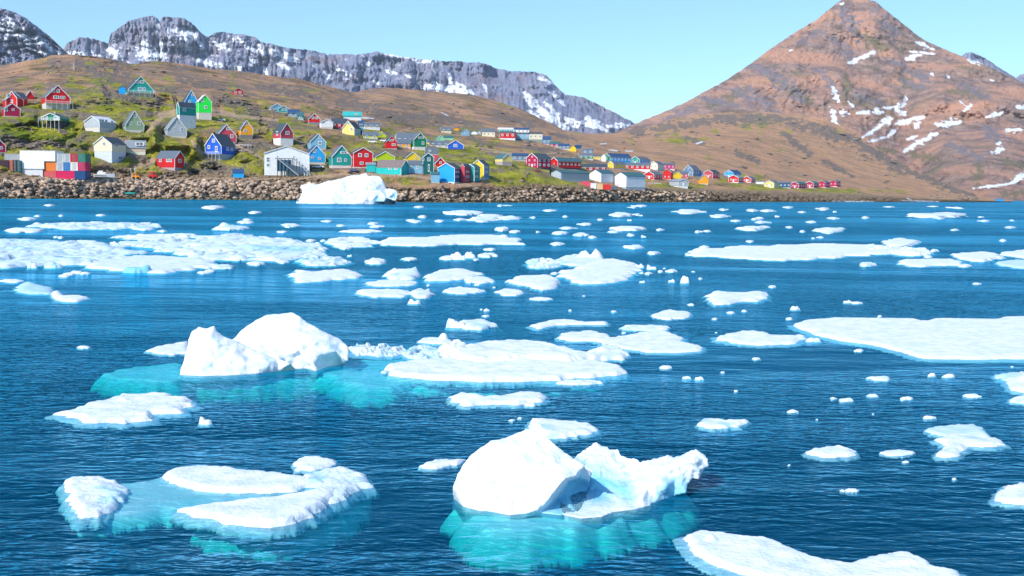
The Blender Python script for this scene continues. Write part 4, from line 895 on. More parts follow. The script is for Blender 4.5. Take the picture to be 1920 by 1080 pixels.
floe(995,1034,558,563,2,.2,'thin sliver of white ice in the centre')
floe(550,684,508,530,5,.3,'flat white floe with a frayed left end, left middle distance', poly=[(551,518),(560,508),(590,512),(640,506),(684,515),(670,521),(620,526),(560,531)], mounds=[(562,516,10,6),(606,510,14,6)])
floe(722,788,508,526,7,.9,'castle shaped ice lump with upright teeth', mounds=[(740,515,12,14),(756,515,10,12),(778,515,11,15)], blue=.15)
floe(797,905,508,528,4,.25,'flat white floe right of the castle shaped lump', poly=[(797,520),(815,510),(860,504),(905,514),(890,522),(840,527),(805,528)], mounds=[(812,512,8,4)])
floe(692,776,526,538,3,.4,'narrow floe in front of the castle shaped lump')
floe(873,926,520,532,3,.3,'small white slab at the right front of the flat floe')
floe(672,768,544,557,4,.3,'slender white floe with a pointed right end')
floe(771,810,544,560,5,.5,'white ice lump with a raised right corner', mounds=[(803,548,8,8)])
chunk(776,570,24,9,.4,'small rounded white lump in front of the raised corner lump')
floe(833,905,540,551,3,.4,'pair of thin joined white slivers in the centre')
floe(711,971,443,461,4,.25,'long tapering white floe with a knob at its right end', poly=[(711,454),(740,448),(800,446),(860,442),(930,443),(971,451),(960,458),(900,459),(840,459),(790,462),(730,460)], mounds=[(945,447,16,8),(860,447,40,3)], res=70)
floe(610,708,446,464,3,.6,block=14,res=60,label='white floe with scattered dark melt gaps', mounds=[(620,452,12,4)])
floe(641,710,431,437,2,.2,'thin white strip behind the long tapering floe')
floe(1227,1292,582,600,3,.1,'smooth pale floe awash, tapering to the right')
floe(997,1132,602,616,4,.4,'thin curved white strip like a low arch', poly=[(997,612),(1030,603),(1060,600),(1100,606),(1134,604),(1128,609),(1080,609),(1040,610),(1010,617)])
floe(1160,1255,610,620,3,.5,'brown tinged thin strip behind the wedge shaped floe', mounds=[(1197,614,14,4)])
# left pack
floe(0,250,462,500,5,.7,'broken field of small blocks at the left edge', poly=[(-120,470),(-40,452),(60,452),(150,456),(235,462),(250,476),(220,490),(150,498),(60,502),(-60,505),(-130,500)], mounds=[(20,488,20,10),(70,480,26,9),(110,470,30,7),(170,475,24,7),(40,470,18,9),(95,496,14,7),(140,462,16,6),(200,470,20,5)], res=170, blue=.3, block=24)
chunk(57,503,24,17,.5,'small square ice block with a blue face at the left', blue=.3)
chunk(96,503,32,15,.5,'wide ice block with a shaded blue front at the left', blue=.4)
floe(250,605,448,500,6,.6,'large jumbled white floe in the left middle distance', poly=[(232,455),(300,446),(390,443),(470,443),(540,450),(600,460),(606,475),(580,486),(520,490),(450,492),(400,490),(340,482),(300,470)], mounds=[(420,460,24,10),(470,470,30,9),(520,470,28,8),(560,476,24,6),(350,470,20,7),(380,480,24,8),(450,486,18,9),(500,455,26,6),(590,470,20,4)], res=180, blue=.2, block=42)
floe(148,400,486,508,5,.4,'wide white plate in front of the jumbled floe', poly=[(148,495),(190,487),(260,482),(330,484),(395,488),(400,496),(360,505),(300,512),(230,508),(170,503)], mounds=[(180,494,20,5),(330,495,24,8),(375,492,18,7)], res=70, blue=.1)
chunk(252,512,56,21,.25,'smooth rounded turquoise ice dome at the front of the wide plate', blue=.95, peaks=1, deep=40)
floe(75,290,419,431,4,.6,block=16,res=90,label='long ragged bluish floe far out on the left', mounds=[(120,425,12,5),(150,425,14,4),(215,424,20,4),(245,425,16,3),(90,428,8,3)], blue=.25)
floe(400,465,425,432,4,.6,'craggy little berg far out on the left', mounds=[(420,428,10,13),(434,428,8,9)], blue=.1)
floe(12,60,428,437,2,.2,'thin flat strip at the far left')
floe(220,345,440,450,2,.3,block=14,res=60,label='thin outlying strip behind the jumbled floe')
floe(560,650,484,499,5,.6,block=11,res=60,label='rubbly ice on a turquoise foot right of the jumbled floe', mounds=[(600,488,22,6),(580,492,12,4)], blue=.25)
floe(35,110,527,552,4,.4,'turquoise sided ice hump at the left edge', poly=[(33,540),(50,530),(80,538),(100,546),(92,553),(60,552),(38,549)], mounds=[(50,535,12,8)], blue=.55)
floe(95,168,547,567,4,.4,'low curved white floe right of the turquoise hump', poly=[(95,550),(110,546),(118,556),(150,555),(168,560),(150,566),(110,565)])
floe(0,45,524,530,2,.2,'pale flat strip at the left edge')
floe(112,352,742,796,9,.45,'triangular rough white floe at the left, below the two-summit iceberg', poly=[(112,778),(150,768),(200,752),(230,742),(300,740),(345,748),(352,762),(330,774),(290,776),(282,790),(220,794),(160,792)], mounds=[(230,755,24,10),(300,755,50,6)], res=80)
chunk(384,796,28,13,.5,'small tilted ice lump right of the triangular floe')
# bottom right
Ee = floe(1280,1800,1000,1100,14,.3,'large white floe running out of the bottom edge, with a knob at its left', poly=[(1280,1010),(1298,1004),(1305,998),(1330,1002),(1400,1010),(1440,1012),(1480,1032),(1530,1050),(1590,1062),(1640,1046),(1700,1040),(1740,1056),(1755,1070),(1800,1075),(1800,1130),(1500,1120),(1420,1086),(1330,1058),(1304,1036)], mounds=[(1332,1022,20,22),(1430,1022,40,10),(1690,1062,70,14)], jag=.05, res=120)
floe(1860,1990,908,950,9,.3,'white floe cut by the right edge in the foreground', poly=[(1860,930),(1890,914),(1930,908),(1990,915),(1990,950),(1930,950),(1880,945)])
floe(1862,1990,700,742,8,.5,'white ice block with a turquoise foot at the right edge', poly=[(1862,706),(1890,702),(1915,700),(1990,702),(1990,745),(1920,738),(1898,730),(1890,716)], mounds=[(1925,718,24,16)])
floe(1890,1960,742,757,3,.5,'thin crumbly strip at the right edge')
floe(1740,1850,797,818,4,.2,'grey translucent floe behind a ragged white one on the right', blue=.35)
floe(1756,1880,815,860,8,.6,'ragged white floe with a forward spur on the right', poly=[(1758,826),(1780,816),(1850,818),(1880,830),(1870,838),(1820,838),(1800,846),(1798,856),(1768,860),(1756,852),(1775,840)], mounds=[(1855,828,20,6),(1780,848,14,6)])
floe(1508,1603,838,858,7,.15,'smooth white lens shaped floe in the right foreground', poly=[(1508,850),(1535,842),(1575,836),(1602,846),(1598,855),(1550,859)], margin=.12)
floe(1651,1712,845,855,4,.3,'flat greyish floe right of the lens shaped one', blue=.12)
floe(1307,1405,787,804,6,.5,'low double floe in the right half of the foreground', poly=[(1307,797),(1320,788),(1360,790),(1405,790),(1385,801),(1330,805)])
floe(786,872,862,880,5,.6,'thin crumbly floe left of the leaning slab iceberg', poly=[(786,875),(806,866),(840,862),(872,862),(860,871),(810,880)], mounds=[(830,866,14,5)])
chunk(1286,531,18,20,.8,'small pointed ice spire standing alone', peaks=1)
floe(1686,1800,487,500,4,.3,'white floe with a knobbly right half near the right edge', mounds=[(1765,492,12,5)])
floe(1795,1880,474,490,5,.25,'pitched white floe near the right edge', mounds=[(1850,480,26,6)])
floe(1882,1960,470,484,4,.3,'white floe touching the right edge')
floe(1873,1960,488,503,3,.4,'pale floe awash at the right edge', blue=.4)
floe(1653,1722,448,463,3,.4,'thin forked floe behind the lens shaped floe', mounds=[(1665,452,12,4)])
floe(1675,1745,466,481,5,.8,block=9,res=50,label='crumbly white ridge right of the lens shaped floe', mounds=[(1690,472,14,6)])
floe(1625,1675,463,472,5,.6,block=9,res=50,label='row of white lumps at the right tip of the lens shaped floe')
floe(1704,1812,401,409,4,.8,'long row of white teeth far out on the right', mounds=[(1715,405,8,3),(1740,404,9,4),(1760,404,10,5),(1780,405,9,3),(1798,406,8,2)])
floe(1150,1210,427,433,5,.3,'white floe with a rounded back far out in the centre', mounds=[(1175,429,18,4)])
floe(1146,1182,401,407,4,.7,'small toothed white floe far out in the centre', mounds=[(1160,404,8,5),(1175,404,6,4)])
floe(834,903,396,404,3,.6,'white lump floe far out in front of the shore', mounds=[(868,400,10,7),(888,400,8,4)])
floe(1386,1429,426,433,4,.4,'little white floe with a bright left end far out', mounds=[(1392,430,7,4)])
floe(1528,1575,429,436,4,.6,'jagged white floe far out right of centre')
floe(1310,1340,469,478,4,.4,'little brownish edged floe at the left tip of the lens shaped floe')

# ---- iceberg grounded in front of the shore
G = empty('iceberg', (0, 0, 0), 'broad white iceberg grounded in front of the shore below the teal houses', 'iceberg')
DG = float(Dground(650, 382.5))
relief('ice_wall', [(555,381,None),(557,374,1),(562,371,2),(565,366,3),(567,356,5),(563,351,6),(568,346,7),(578,344,8),(592,346,9),(605,343,10),(615,339,11),(625,338,11),(640,335,12),(650,331,13),(660,329,13),(675,328,14),(686,325,14),(690,330,14),(702,330,13),(712,331,13),(717,336,12),(722,346,11),(724,353,10),(738,355,9),(744,358,9),(746,366,7),(744,371,5),(742,376,3),(740,383,None),(720,383,None),(700,383,None),(660,382.6,None),(610,382.3,None)],
       [(600,365,3),(650,360,4),(690,345,6),(640,345,7),(715,360,5,.2),(725,372,3,.3),(700,372,2),(735,365,5,.1),(740,368,6,1),(703,377,2.5,1),(585,360,4),(670,340,8),(660,372,1.5),(720,378,1.5,.5)], DG, 12, G, 1.1, 5, seed=8, step=1.6, jagpx=1.0, keel=3)
ICE_THINGS.append((G, 650, 356, 190, 56, 'iceberg'))

# ---- loose brash: every small piece is its own thing
_r = random.Random(11)
BR = [(157,654,26,5),(1249,692,24,8),(1288,710,14,7),(1312,712,16,13),(1650,714,38,7),(1748,706,16,9),(1778,708,22,9),(1586,754,26,11),(1562,749,10,4),(1636,744,22,5),(1700,750,24,8),(1822,746,30,7),(1486,774,20,7),(1742,786,26,7),(1598,923,26,9),(1580,922,10,4),(1418,675,14,5),(1610,660,18,7),(1492,581,18,8),(1590,568,14,9),(1606,570,20,4),(990,758,10,4),(1200,502,18,8),(1222,505,20,9),(1216,515,14,5),(1203,513,8,4),(1258,511,22,6),(1238,511,10,4),(1261,529,14,8),(1204,530,10,5),
 (704,496,38,11),(858,487,28,14),(840,488,30,9),(882,484,22,16),(915,483,34,8),(768,489,28,5),(942,434,26,10),(965,437,20,5),(648,468,18,7),(793,409,14,6),(825,417,15,4),(1225,478,20,8),(1110,447,12,5),(1090,443,26,5),(1050,440,28,5),(1207,445,10,5),(1190,467,32,6),(1300,477,10,6),(1288,477,8,5),(1303,472,10,12),(1320,466,16,6),(1626,500,28,9),(1808,501,26,4),(1880,453,12,5),(1752,472,14,5),(1740,484,14,5),(1290,402,50,3.5),(1350,409,32,4),(1380,416,16,3),(1410,397,20,5),(1440,398,26,3),(1430,419,20,3),(1458,407,10,5),(1478,391,18,3),(1544,395,26,5),(1566,398,8,4),(1622,410,12,4),(1415,413,12,4),(1180,414,9,5),(1202,405,7,5),(1126,414,10,3),(1030,397,20,3),(955,413,40,3),(920,409,40,3),(905,417,60,3),(540,427,12,4),(400,393,40,3),(60,437,50,4),(180,467,60,7),(130,462,40,6),(655,481,10,5),(908,455,30,4),
 (1370,588,14,4),(1395,585,10,4),(1520,604,10,4),(1505,436,10,4),(1480,428,12,3),(1790,433,14,3),(1838,409,9,3),(1000,410,8,3),(1060,408,8,3),(620,520,14,4),(860,545,16,5),(895,535,12,6),(918,470,20,4),(1045,460,24,5),(1300,510,6,4),(1340,600,10,4),(160,515,20,5),(420,505,40,7),(480,498,30,8),(530,494,24,5),(1650,595,8,3),(1480,600,14,6),(912,583,12,9),(903,581,6,4),(1170,625,8,4),(960,790,12,3),(975,786,8,3),(1380,735,8,3),(1255,640,12,3),(720,700,12,4),(1115,850,10,4),(1790,900,8,3),(1480,873,6,3),(1870,710,10,4),(1698,868,12,3),(1355,700,8,3)]
BR += [(_r.uniform(0, 600), _r.uniform(386, 470), _r.uniform(8, 34), _r.uniform(2, 5)) for _ in range(34)]
BR += [(_r.uniform(600, 1920), _r.uniform(387, 450), _r.uniform(6, 24), _r.uniform(1.8, 4)) for _ in range(46)]
BR += [(_r.uniform(650, 1900), _r.uniform(450, 620), _r.uniform(4, 14), _r.uniform(2, 4)) for _ in range(22)]
BR += [(_r.uniform(0, 560), _r.uniform(450, 520), _r.uniform(8, 26), _r.uniform(3, 7)) for _ in range(34)]
BR += [(_r.uniform(1100, 1920), _r.uniform(620, 900), _r.uniform(3, 8), _r.uniform(2, 3)) for _ in range(8)]
def clear(px, py):
    for (o, cx, cy, w, h, word) in ICE_THINGS[:n_big]:
        if abs(px - cx) < w * 0.42 and abs(py - cy) < h * 0.5 + 2: return False
    return True
n_big = len(ICE_THINGS)
for i, (cx, yb, w, h) in enumerate(BR):
    if i >= 120 and not clear(cx, yb): continue
    if w > 2.3 * h: floe(cx - w / 2, cx + w / 2, yb - max(1.6, w * 0.09) * 2, yb, max(1.4, h * .55), .6, word='brash', jag=.5, name='brash_ice', cat='ice piece', res=15)
    else: chunk(cx, yb, w, h, .8, word='brash', name='brash_ice', cat='ice piece')
# labels of the loose pieces: shape, then place beside the nearest big piece
LM = [(t_, cx, cy, w, h) for (t_, cx, cy, w, h, word) in ICE_THINGS[:n_big]]
seen = {}
rank = ['nearest', 'second nearest', 'third nearest', 'fourth nearest', 'fifth nearest', 'sixth nearest', 'seventh nearest', 'eighth nearest', 'ninth nearest', 'tenth nearest', 'eleventh nearest', 'twelfth nearest']
lst = []
for (o, cx, cy, w, h, word) in ICE_THINGS[n_big:]:
    bd = None
    for (t_, lx, ly, lw, lh) in LM:
        dx = max(0, abs(cx - lx) - lw / 2) ; dy = max(0, abs(cy - ly) - lh / 2) * 4
        d = math.hypot(dx, dy)
        if len(t_['label'].split()) > 13: d += 30
        if bd is None or d < bd[0]: bd = (d, t_, lx, ly, lw, lh)
    d, t_, lx, ly, lw, lh = bd
    if cx < lx - lw / 2: side = 'left of'
    elif cx > lx + lw / 2: side = 'right of'
    elif cy > ly: side = 'in front of'
    else: side = 'behind'
    lst.append((t_.name, side, math.hypot(cx - lx, (cy - ly) * 4), o, t_['label']))
lst.sort(key=lambda r: (r[0], r[1], r[2]))
for nm, side, d, o, lb in lst:
    k = seen.get((nm, side), 0); seen[(nm, side)] = k + 1
    words = lb.split(); lb = ' '.join(words[:10])
    for bad in (' of', ' the', ' a', ' and', ' with', ' in', ' at', ' on', ' to', ' under'):
        if lb.endswith(bad): lb = lb[:-len(bad)]
    o['label'] = (rank[k] if k < len(rank) else 'far') + ' bit ' + side + ' ' + lb
    o['group'] = 'loose pieces of brash ice'
# ================================================================== TOWN
def mm(name, rgb, rough=0.6, metal=0.0):
    k = ('m', name)
    if k not in MATS:
        mt = new_mat(name); b = NB(mt); o = b.obj(); n = b.noise(o, 1.5, 4, .6)
        c = b.mix(b.mapr(n, .35, .65), [x * .85 for x in rgb], [min(1, x * 1.08) for x in rgb]); b.out(b.bsdf(c, rough, b.bump(n, .2, .02), .3, Metallic=metal)); MATS[k] = mt
    return MATS[k]
def glass():
    k = ('g',)
    if k not in MATS:
        mt = new_mat('window_glass'); b = NB(mt); c = b.mix(b.noise(b.obj(), 1.0, 2), (0.02, .03, .045), (.10, .13, .17)); b.out(b.bsdf(c, 0.12, None, .6)); MATS[k] = mt
    return MATS[k]
CL = dict(red=(.62,.010,.014), darkred=(.36,.008,.02), crimson=(.45,.012,.07), rose=(.55,.06,.09), pink=(.62,.22,.26), teal=(.008,.30,.26), bluegreen=(.03,.36,.38), turq=(.01,.48,.45), green=(.006,.20,.11), dkgreen=(.008,.13,.11), lime=(.02,.80,.07), yelgreen=(.48,.60,.01),
 blue=(.01,.10,.58), skyblue=(.03,.36,.72), azure=(.01,.36,.82), dkblue=(.015,.09,.22), slate=(.13,.24,.36), ltblue=(.20,.42,.56), cream=(.75,.68,.48), white=(.78,.79,.80), yellow=(.80,.56,.02), orange=(.80,.34,.01), pale=(.80,.62,.20), grey=(.42,.46,.50), sage=(.27,.38,.24), tan=(.70,.53,.36), magenta=(.52,.02,.16), ltgreen=(.25,.60,.35))
RF = dict(dark=(.055,.075,.10), slate=(.12,.15,.19), green=(.05,.14,.16), blue=(.03,.08,.18), grey=(.26,.29,.32), brown=(.22,.17,.16), white=(.7,.72,.75), turq=(.03,.42,.40))
def boxm(x0, x1, y0, y1, z0, z1):
    v = [(x0,y0,z0),(x1,y0,z0),(x1,y1,z0),(x0,y1,z0),(x0,y0,z1),(x1,y0,z1),(x1,y1,z1),(x0,y1,z1)]
    return v, [(0,3,2,1),(4,5,6,7),(0,1,5,4),(1,2,6,5),(2,3,7,6),(3,0,4,7)]
def joinm(parts):
    V, Fc = [], []
    for v, f in parts:
        n = len(V); V += list(v); Fc += [tuple(i + n for i in q) for q in f]
    return V, Fc
def beam(a, b, w, h=None):
    a, b = Vector(a), Vector(b); d = (b - a).normalized(); h = h or w
    s = d.cross(Vector((0, 0, 1)));
    if s.length < 1e-3: s = Vector((1, 0, 0))
    s.normalize(); t = s.cross(d)
    v = [tuple(p + s * sx * w / 2 + t * sz * h / 2) for p in (a, b) for sx, sz in ((-1,-1),(1,-1),(1,1),(-1,1))]
    return v, [(0,1,2,3),(7,6,5,4),(0,4,5,1),(1,5,6,2),(2,6,7,3),(3,7,4,0)]
_wm = {}
def win_meshes():
    if _wm: return _wm
    # unit window 1 x 1 facing -Y: frame with cross bars, and a pane behind it
    fr = joinm([boxm(-.56,.56,-.06,.0,.40,.56), boxm(-.56,.56,-.06,.0,-.56,-.40), boxm(-.56,-.40,-.06,.0,-.4,.4), boxm(.40,.56,-.06,.0,-.4,.4), boxm(-.035,.035,-.05,.0,-.4,.4), boxm(-.4,-.035,-.05,.0,-.03,.03), boxm(.035,.4,-.05,.0,-.03,.03)])
    pn = boxm(-.41,.41,-.03,-.003,-.41,.41)
    for k, (v, f), mt in (('f', fr, mm('white_trim', (.80,.80,.80))), ('p', pn, glass())):
        me = bpy.data.meshes.new('window' if k == 'f' else 'pane'); me.from_pydata(v, [], f); me.update(); me.materials.append(mt); _wm[k] = me
    return _wm
def window(parent, M_, w, h):
    """M_: local placement matrix (x along wall, -y outwards)"""
    wm_ = win_meshes()
    o = bpy.data.objects.new('window', wm_['f']); COL.objects.link(o); o.parent = parent
    o.matrix_local = M_ @ Matrix.Diagonal((w, 2.2, h, 1))
    p = bpy.data.objects.new('pane', wm_['p']); COL.objects.link(p); p.parent = o
    return o
HOUSES = []; PADS = []
def seat(px, py):
    D = smooth_depth(px, py, 3); return at(px, py, D)
def house(x0, xs, x1, yb, ye, yp, kind, color, label, roof='dark', fnd=0, wins='auto', fcol=(.62,.58,.52), stilts=False, deck=False, cat='house', group=None, name='house', chim=False, trim=True, length=None, back=0.0, storeys=None, door=True, scol=None):
    """Surveyed house. x0..x1 extent, xs where the two visible walls meet, yb ground, ye eaves, yp ridge (photo rows).
       kind 'GL' gable wall left + long wall right, 'GR' long wall left + gable right, 'G' gable only, 'S' long wall only."""
    if x0 > 930 and cat == 'house' and name == 'house': ye -= 1.2; yp -= .5; fnd = fnd * .5
    if kind == 'G' and name != 'fish_hall' and x1 - x0 > 13 and not deck == 'wood':
        kind = 'GR'; xs = x0 + 0.16 * (x1 - x0); length = 1.1
    if kind in ('GR', 'GL') and (xs <= x0 or xs >= x1): kind = 'S'
    if kind in ('G', 'S'): xs = x1 if kind == 'G' else x0
    cxp = (x0 + x1) / 2
    P_ = seat(cxp, yb); D = float(P_[1]) + back; s = D / F            # metres per pixel
    sxv = float(slopes(cxp, yb)[0]); az = math.atan2(sxv, 1.0); sh_ = s * math.cos(az)
    gw = {'GL': xs - x0, 'GR': x1 - xs, 'G': x1 - x0, 'S': 0}[kind] * sh_
    sw = {'GL': x1 - xs, 'GR': xs - x0, 'G': 0, 'S': x1 - x0}[kind] * sh_
    if kind in ('GL', 'GR'):
        th = math.atan2(sw, (length or 1.35) * gw)
        th = min(th, 1.25)
        w = gw / max(math.cos(th), .2); l = sw / max(math.sin(th), .12)
        rz = -th if kind == 'GR' else th
    elif kind == 'G': th = 0.0; w = gw; l = gw * (length or 1.2); rz = 0
    else: th = math.pi / 2; l = sw; w = min(sw * 0.75, 9) if length is None else length; rz = math.pi / 2 * 0.999
    # local: gable wall faces -Y, ridge along +Y, width along X. GL: long wall visible on the right -> turn so that right wall faces camera
    if kind == 'GL': rz = -th
    if kind == 'GR': rz = th
    if kind == 'S': rz = -math.pi / 2
    rz -= az
    R = Matrix.Rotation(rz, 4, 'Z')
    H = (yb - yp) * s; He = (yb - ye) * s; Hf = fnd * s
    # local corner that is nearest the viewer at origin row
    corners = [R @ Vector((sx * w / 2, sy, 0)) for sx in (-1, 1) for sy in (0, l)]
    ymin = min(c.y for c in corners); xmin = min(c.x for c in corners); xmax = max(c.x for c in corners)
    base = at(cxp, yb, D)
    sheared = [c.x - sxv * (c.y - ymin) for c in corners]
    loc = Vector((base[0] - (min(sheared) + max(sheared)) / 2, base[1] - ymin, base[2]))
    t = empty(name, loc, label, cat, group, rz)
    PADS.append((loc.x + xmin - .3, loc.x + xmax + .3, loc.y + ymin - .2, loc.y + max(c.y for c in corners) + .3, loc.z))
    wallz = Hf
    cm = paint(color, CL[color]); rm = mm('roof_' + roof, RF[roof], .75)
    small = (x1 - x0) < 24
    # wall: pentagon prism
    V = [(-w/2,0,wallz),(w/2,0,wallz),(w/2,0,He),(0,0,H),(-w/2,0,He),(-w/2,l,wallz),(w/2,l,wallz),(w/2,l,He),(0,l,H),(-w/2,l,He)]
    Fc = [(0,1,2,3,4),(9,8,7,6,5),(0,5,6,1),(1,6,7,2),(4,9,5,0),(2,7,8,3),(3,8,9,4)]
    mesh_obj('wall', V, Fc, cm, t)
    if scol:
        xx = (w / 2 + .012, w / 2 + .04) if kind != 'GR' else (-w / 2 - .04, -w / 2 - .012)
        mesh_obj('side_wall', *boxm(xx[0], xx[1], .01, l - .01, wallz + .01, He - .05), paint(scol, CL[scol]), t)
    # roof: two slabs with overhang
    oh = min(0.35, w * .06); tk = 0.16 if not small else 0.14
    rp = []
    n_ = Vector((0, 0, 1))
    for sgn in (-1, 1):
        a = Vector((sgn * w / 2, 0, He)); r_ = Vector((0, 0, H)); d = (a - r_).normalized(); a2 = a + d * oh
        nn = Vector((-d.z * 0, 0, 0)); nn = Vector((sgn * (H - He), 0, w / 2)).normalized()
        q = []
        for y in (-oh, l + oh):
            for base_, off in ((r_, 0.012), (a2, 0.012), (a2, tk), (r_, tk)):
                p = base_ + nn * off; q.append((p.x if base_ is a2 else sgn * 0.002, y, p.z))
        rp.append((q, [(0,1,2,3),(7,6,5,4),(0,4,5,1),(1,5,6,2),(2,6,7,3),(3,7,4,0)]))
    if not small and w > 4:       # standing seams of the roofing, real ribs
        pass
    mesh_obj('roof', *joinm(rp), rm, t)
    tr = mm('white_trim', (.80,.80,.80))
    if trim and (x1 - x0) > 13:
        bb = []
        for sgn in (-1, 1):
            a = Vector((sgn * (w / 2 + oh * .8), -oh - .04, He - (oh * .8) * (H - He) / (w / 2))); r_ = Vector((0, -oh - .04, H))
            bb.append(beam(a, r_, 0.07, 0.30 if not small else .13))
        if not small:
            for sx in (-1, 1): bb.append(boxm(sx * w / 2 - .10, sx * w / 2 + .10, -.05, .10, wallz, He - .12))
            xx = w / 2 if kind == 'GL' or kind == 'S' else -w / 2
            bb.append(boxm(xx - .06 + (.12 if xx > 0 else -.12), xx + .06 + (.12 if xx > 0 else -.12), .1, l, He - .34, He - .18))
        mesh_obj('trim', *joinm(bb), tr, t)
    # foundation reaches into the hillside
    fm = mm('foundation_%d%d%d' % tuple(int(c * 9) for c in fcol), fcol, .85)
    if stilts:
        for sx in (-.46, 0, .46):
            for sy in (.05, .5, .95): mesh_obj('stilt', *boxm(sx * w - .14, sx * w + .14, sy * l - .14, sy * l + .14, -3.5, wallz - .003), mm('stilt_wood', (.10,.09,.08), .8), t)
        mesh_obj('foundation', *boxm(-w/2 + w*.12, w/2 - w*.12, l * .35, l - .1, -3.5, wallz - .01), mm('foundation_dark', (.12,.12,.13), .9), t)
    else:
        mesh_obj('foundation', *boxm(-w/2 + .06, w/2 - .06, .06, l - .06, -4.0, wallz - .004 if Hf > 0 else -.004 + wallz), fm, t)
    if deck:
        dk = [boxm(-w/2 - .6, w/2 + .8, -2.6, -.08, wallz - .12, wallz)]
        for i in range(6):
            xx = -w/2 - .5 + (w + 1.2) * i / 5; dk.append(boxm(xx - .06, xx + .06, -2.58, -2.46, -3, wallz - .121)); dk.append(boxm(xx - .04, xx + .04, -2.58, -2.50, wallz + .002, wallz + 1.0))
        dk += [boxm(-w/2 - .6, w/2 + .8, -2.50, -2.44, wallz + .80, wallz + .95), boxm(-w/2 - .6, w/2 + .8, -2.50, -2.44, wallz + .40, wallz + .50)]
        mesh_obj('deck', *joinm(dk), mm('deck_wood', (.55,.40,.34) if deck == 'wood' else (.75,.75,.75), .8), t)
    if chim: mesh_obj('chimney', *boxm(-.35, .35, l * .4, l * .4 + .7, H - .6, H + 1.0), mm('chimney_stone', (.5,.48,.45), .9), t)
    # windows
    Wm = max(0.9, 2.1 * s * 3 / 3) ; Wm = min(1.5, max(0.95, s * 4.2)) if not small else 1.15; 
    def put(face, u, z, ww, hh):
        if face == 'g': M_ = Matrix.Translation((u, -.004, z))
        elif face == 'r': M_ = Matrix.Translation((w / 2 + .004, u, z)) @ Matrix.Rotation(math.pi / 2, 4, 'Z')
        else: M_ = Matrix.Translation((-w / 2 - .004, u, z)) @ Matrix.Rotation(-math.pi / 2, 4, 'Z')
        window(t, M_, ww, hh)
    if wins == 'auto':
        Wg = min(Wm, max(.6, gw * .15))
        wallh = He - wallz
        z1 = wallz + wallh * (.55 if wallh < 4 else .32)
        two = storeys == 2 or (storeys is None and wallh > 4.6)
        if kind in ('GL', 'GR', 'G') and gw > 2.6:
            us = (-.24, .24) if gw > 4.5 else (0,)
            for u in us:
                put('g', u * w, z1, Wg, Wg * 1.05)
                if two: put('g', u * w, wallz + wallh * .78, Wg, Wg)
            if H - He > 2.2: 
                for u in ((-.11, .11) if w > 9 else (0,)): put('g', u * w, He + (H - He) * .32, Wg * .9, Wg)
        if kind != 'G' and sw > 2.5:
            n = int(np.clip(round(l / 3.2), 2, 9)) if not small or l > 8 else int(np.clip(round(l / 3), 1, 6))
            for i in range(n):
                u = l * (i + .5) / n; Ws = min(Wm, l / n * .36)
                put('l' if kind == 'GR' else 'r', u, z1, Ws, Ws * 1.05)
                if two: put('l' if kind == 'GR' else 'r', u, wallz + wallh * .78, Ws, Ws)
    elif wins:
        for (px, py, wp, hp) in wins:      # windows surveyed one by one on the wall that carries them
            onleft = px < xs if kind != 'S' else False
            if kind == 'G' or (kind == 'GL' and onleft) or (kind == 'GR' and not onleft):
                a0, a1 = (x0, xs) if kind in ('GL', 'G') else (xs, x1)
                if kind == 'G': a0, a1 = x0, x1
                u = ((px - a0) / (a1 - a0) - .5) * w
                put('g', u, (yb - py) * s, wp * s / max(.3, math.cos(th)), hp * s)
            elif kind in ('GL', 'S'):
                a0, a1 = (xs, x1); u = (px - a0) / (a1 - a0) * l
                put('r', u, (yb - py) * s, wp * s / max(.3, math.sin(th)), hp * s)
            else:
                a0, a1 = (x0, xs); u = (1 - (px - a0) / (a1 - a0)) * l
                put('l', u, (yb - py) * s, wp * s / max(.3, math.sin(th)), hp * s)
    if door and not small and kind in ('GL', 'G', 'GR') and gw > 5 and wins == 'auto':
        mesh_obj('door', *boxm(-.5, .5, -.07, -.005, wallz + .02, wallz + 2.05), tr, t)
    HOUSES.append(t); return t

for (x0, xs, x1, yb, ye, yp, kind, color, label, kw) in HS:
    house(x0, xs, x1, yb, ye, yp, kind, color, label, **kw)
ordn = ['first', 'second', 'third', 'fourth']
for i, (x0, x1, yb) in enumerate([(1483,1512,353.5),(1511,1535,352.5),(1534,1556,351.5),(1555,1576,350)]):
    house(x0, x0 + 14, x1, yb, yb - 8, yb - 12, 'GL', 'crimson', ordn[i] + ' from the left of four red row houses by the far shore', roof='green', fnd=1.5, fcol=(.8,.78,.75), length=2, group='red row houses by the far shore')
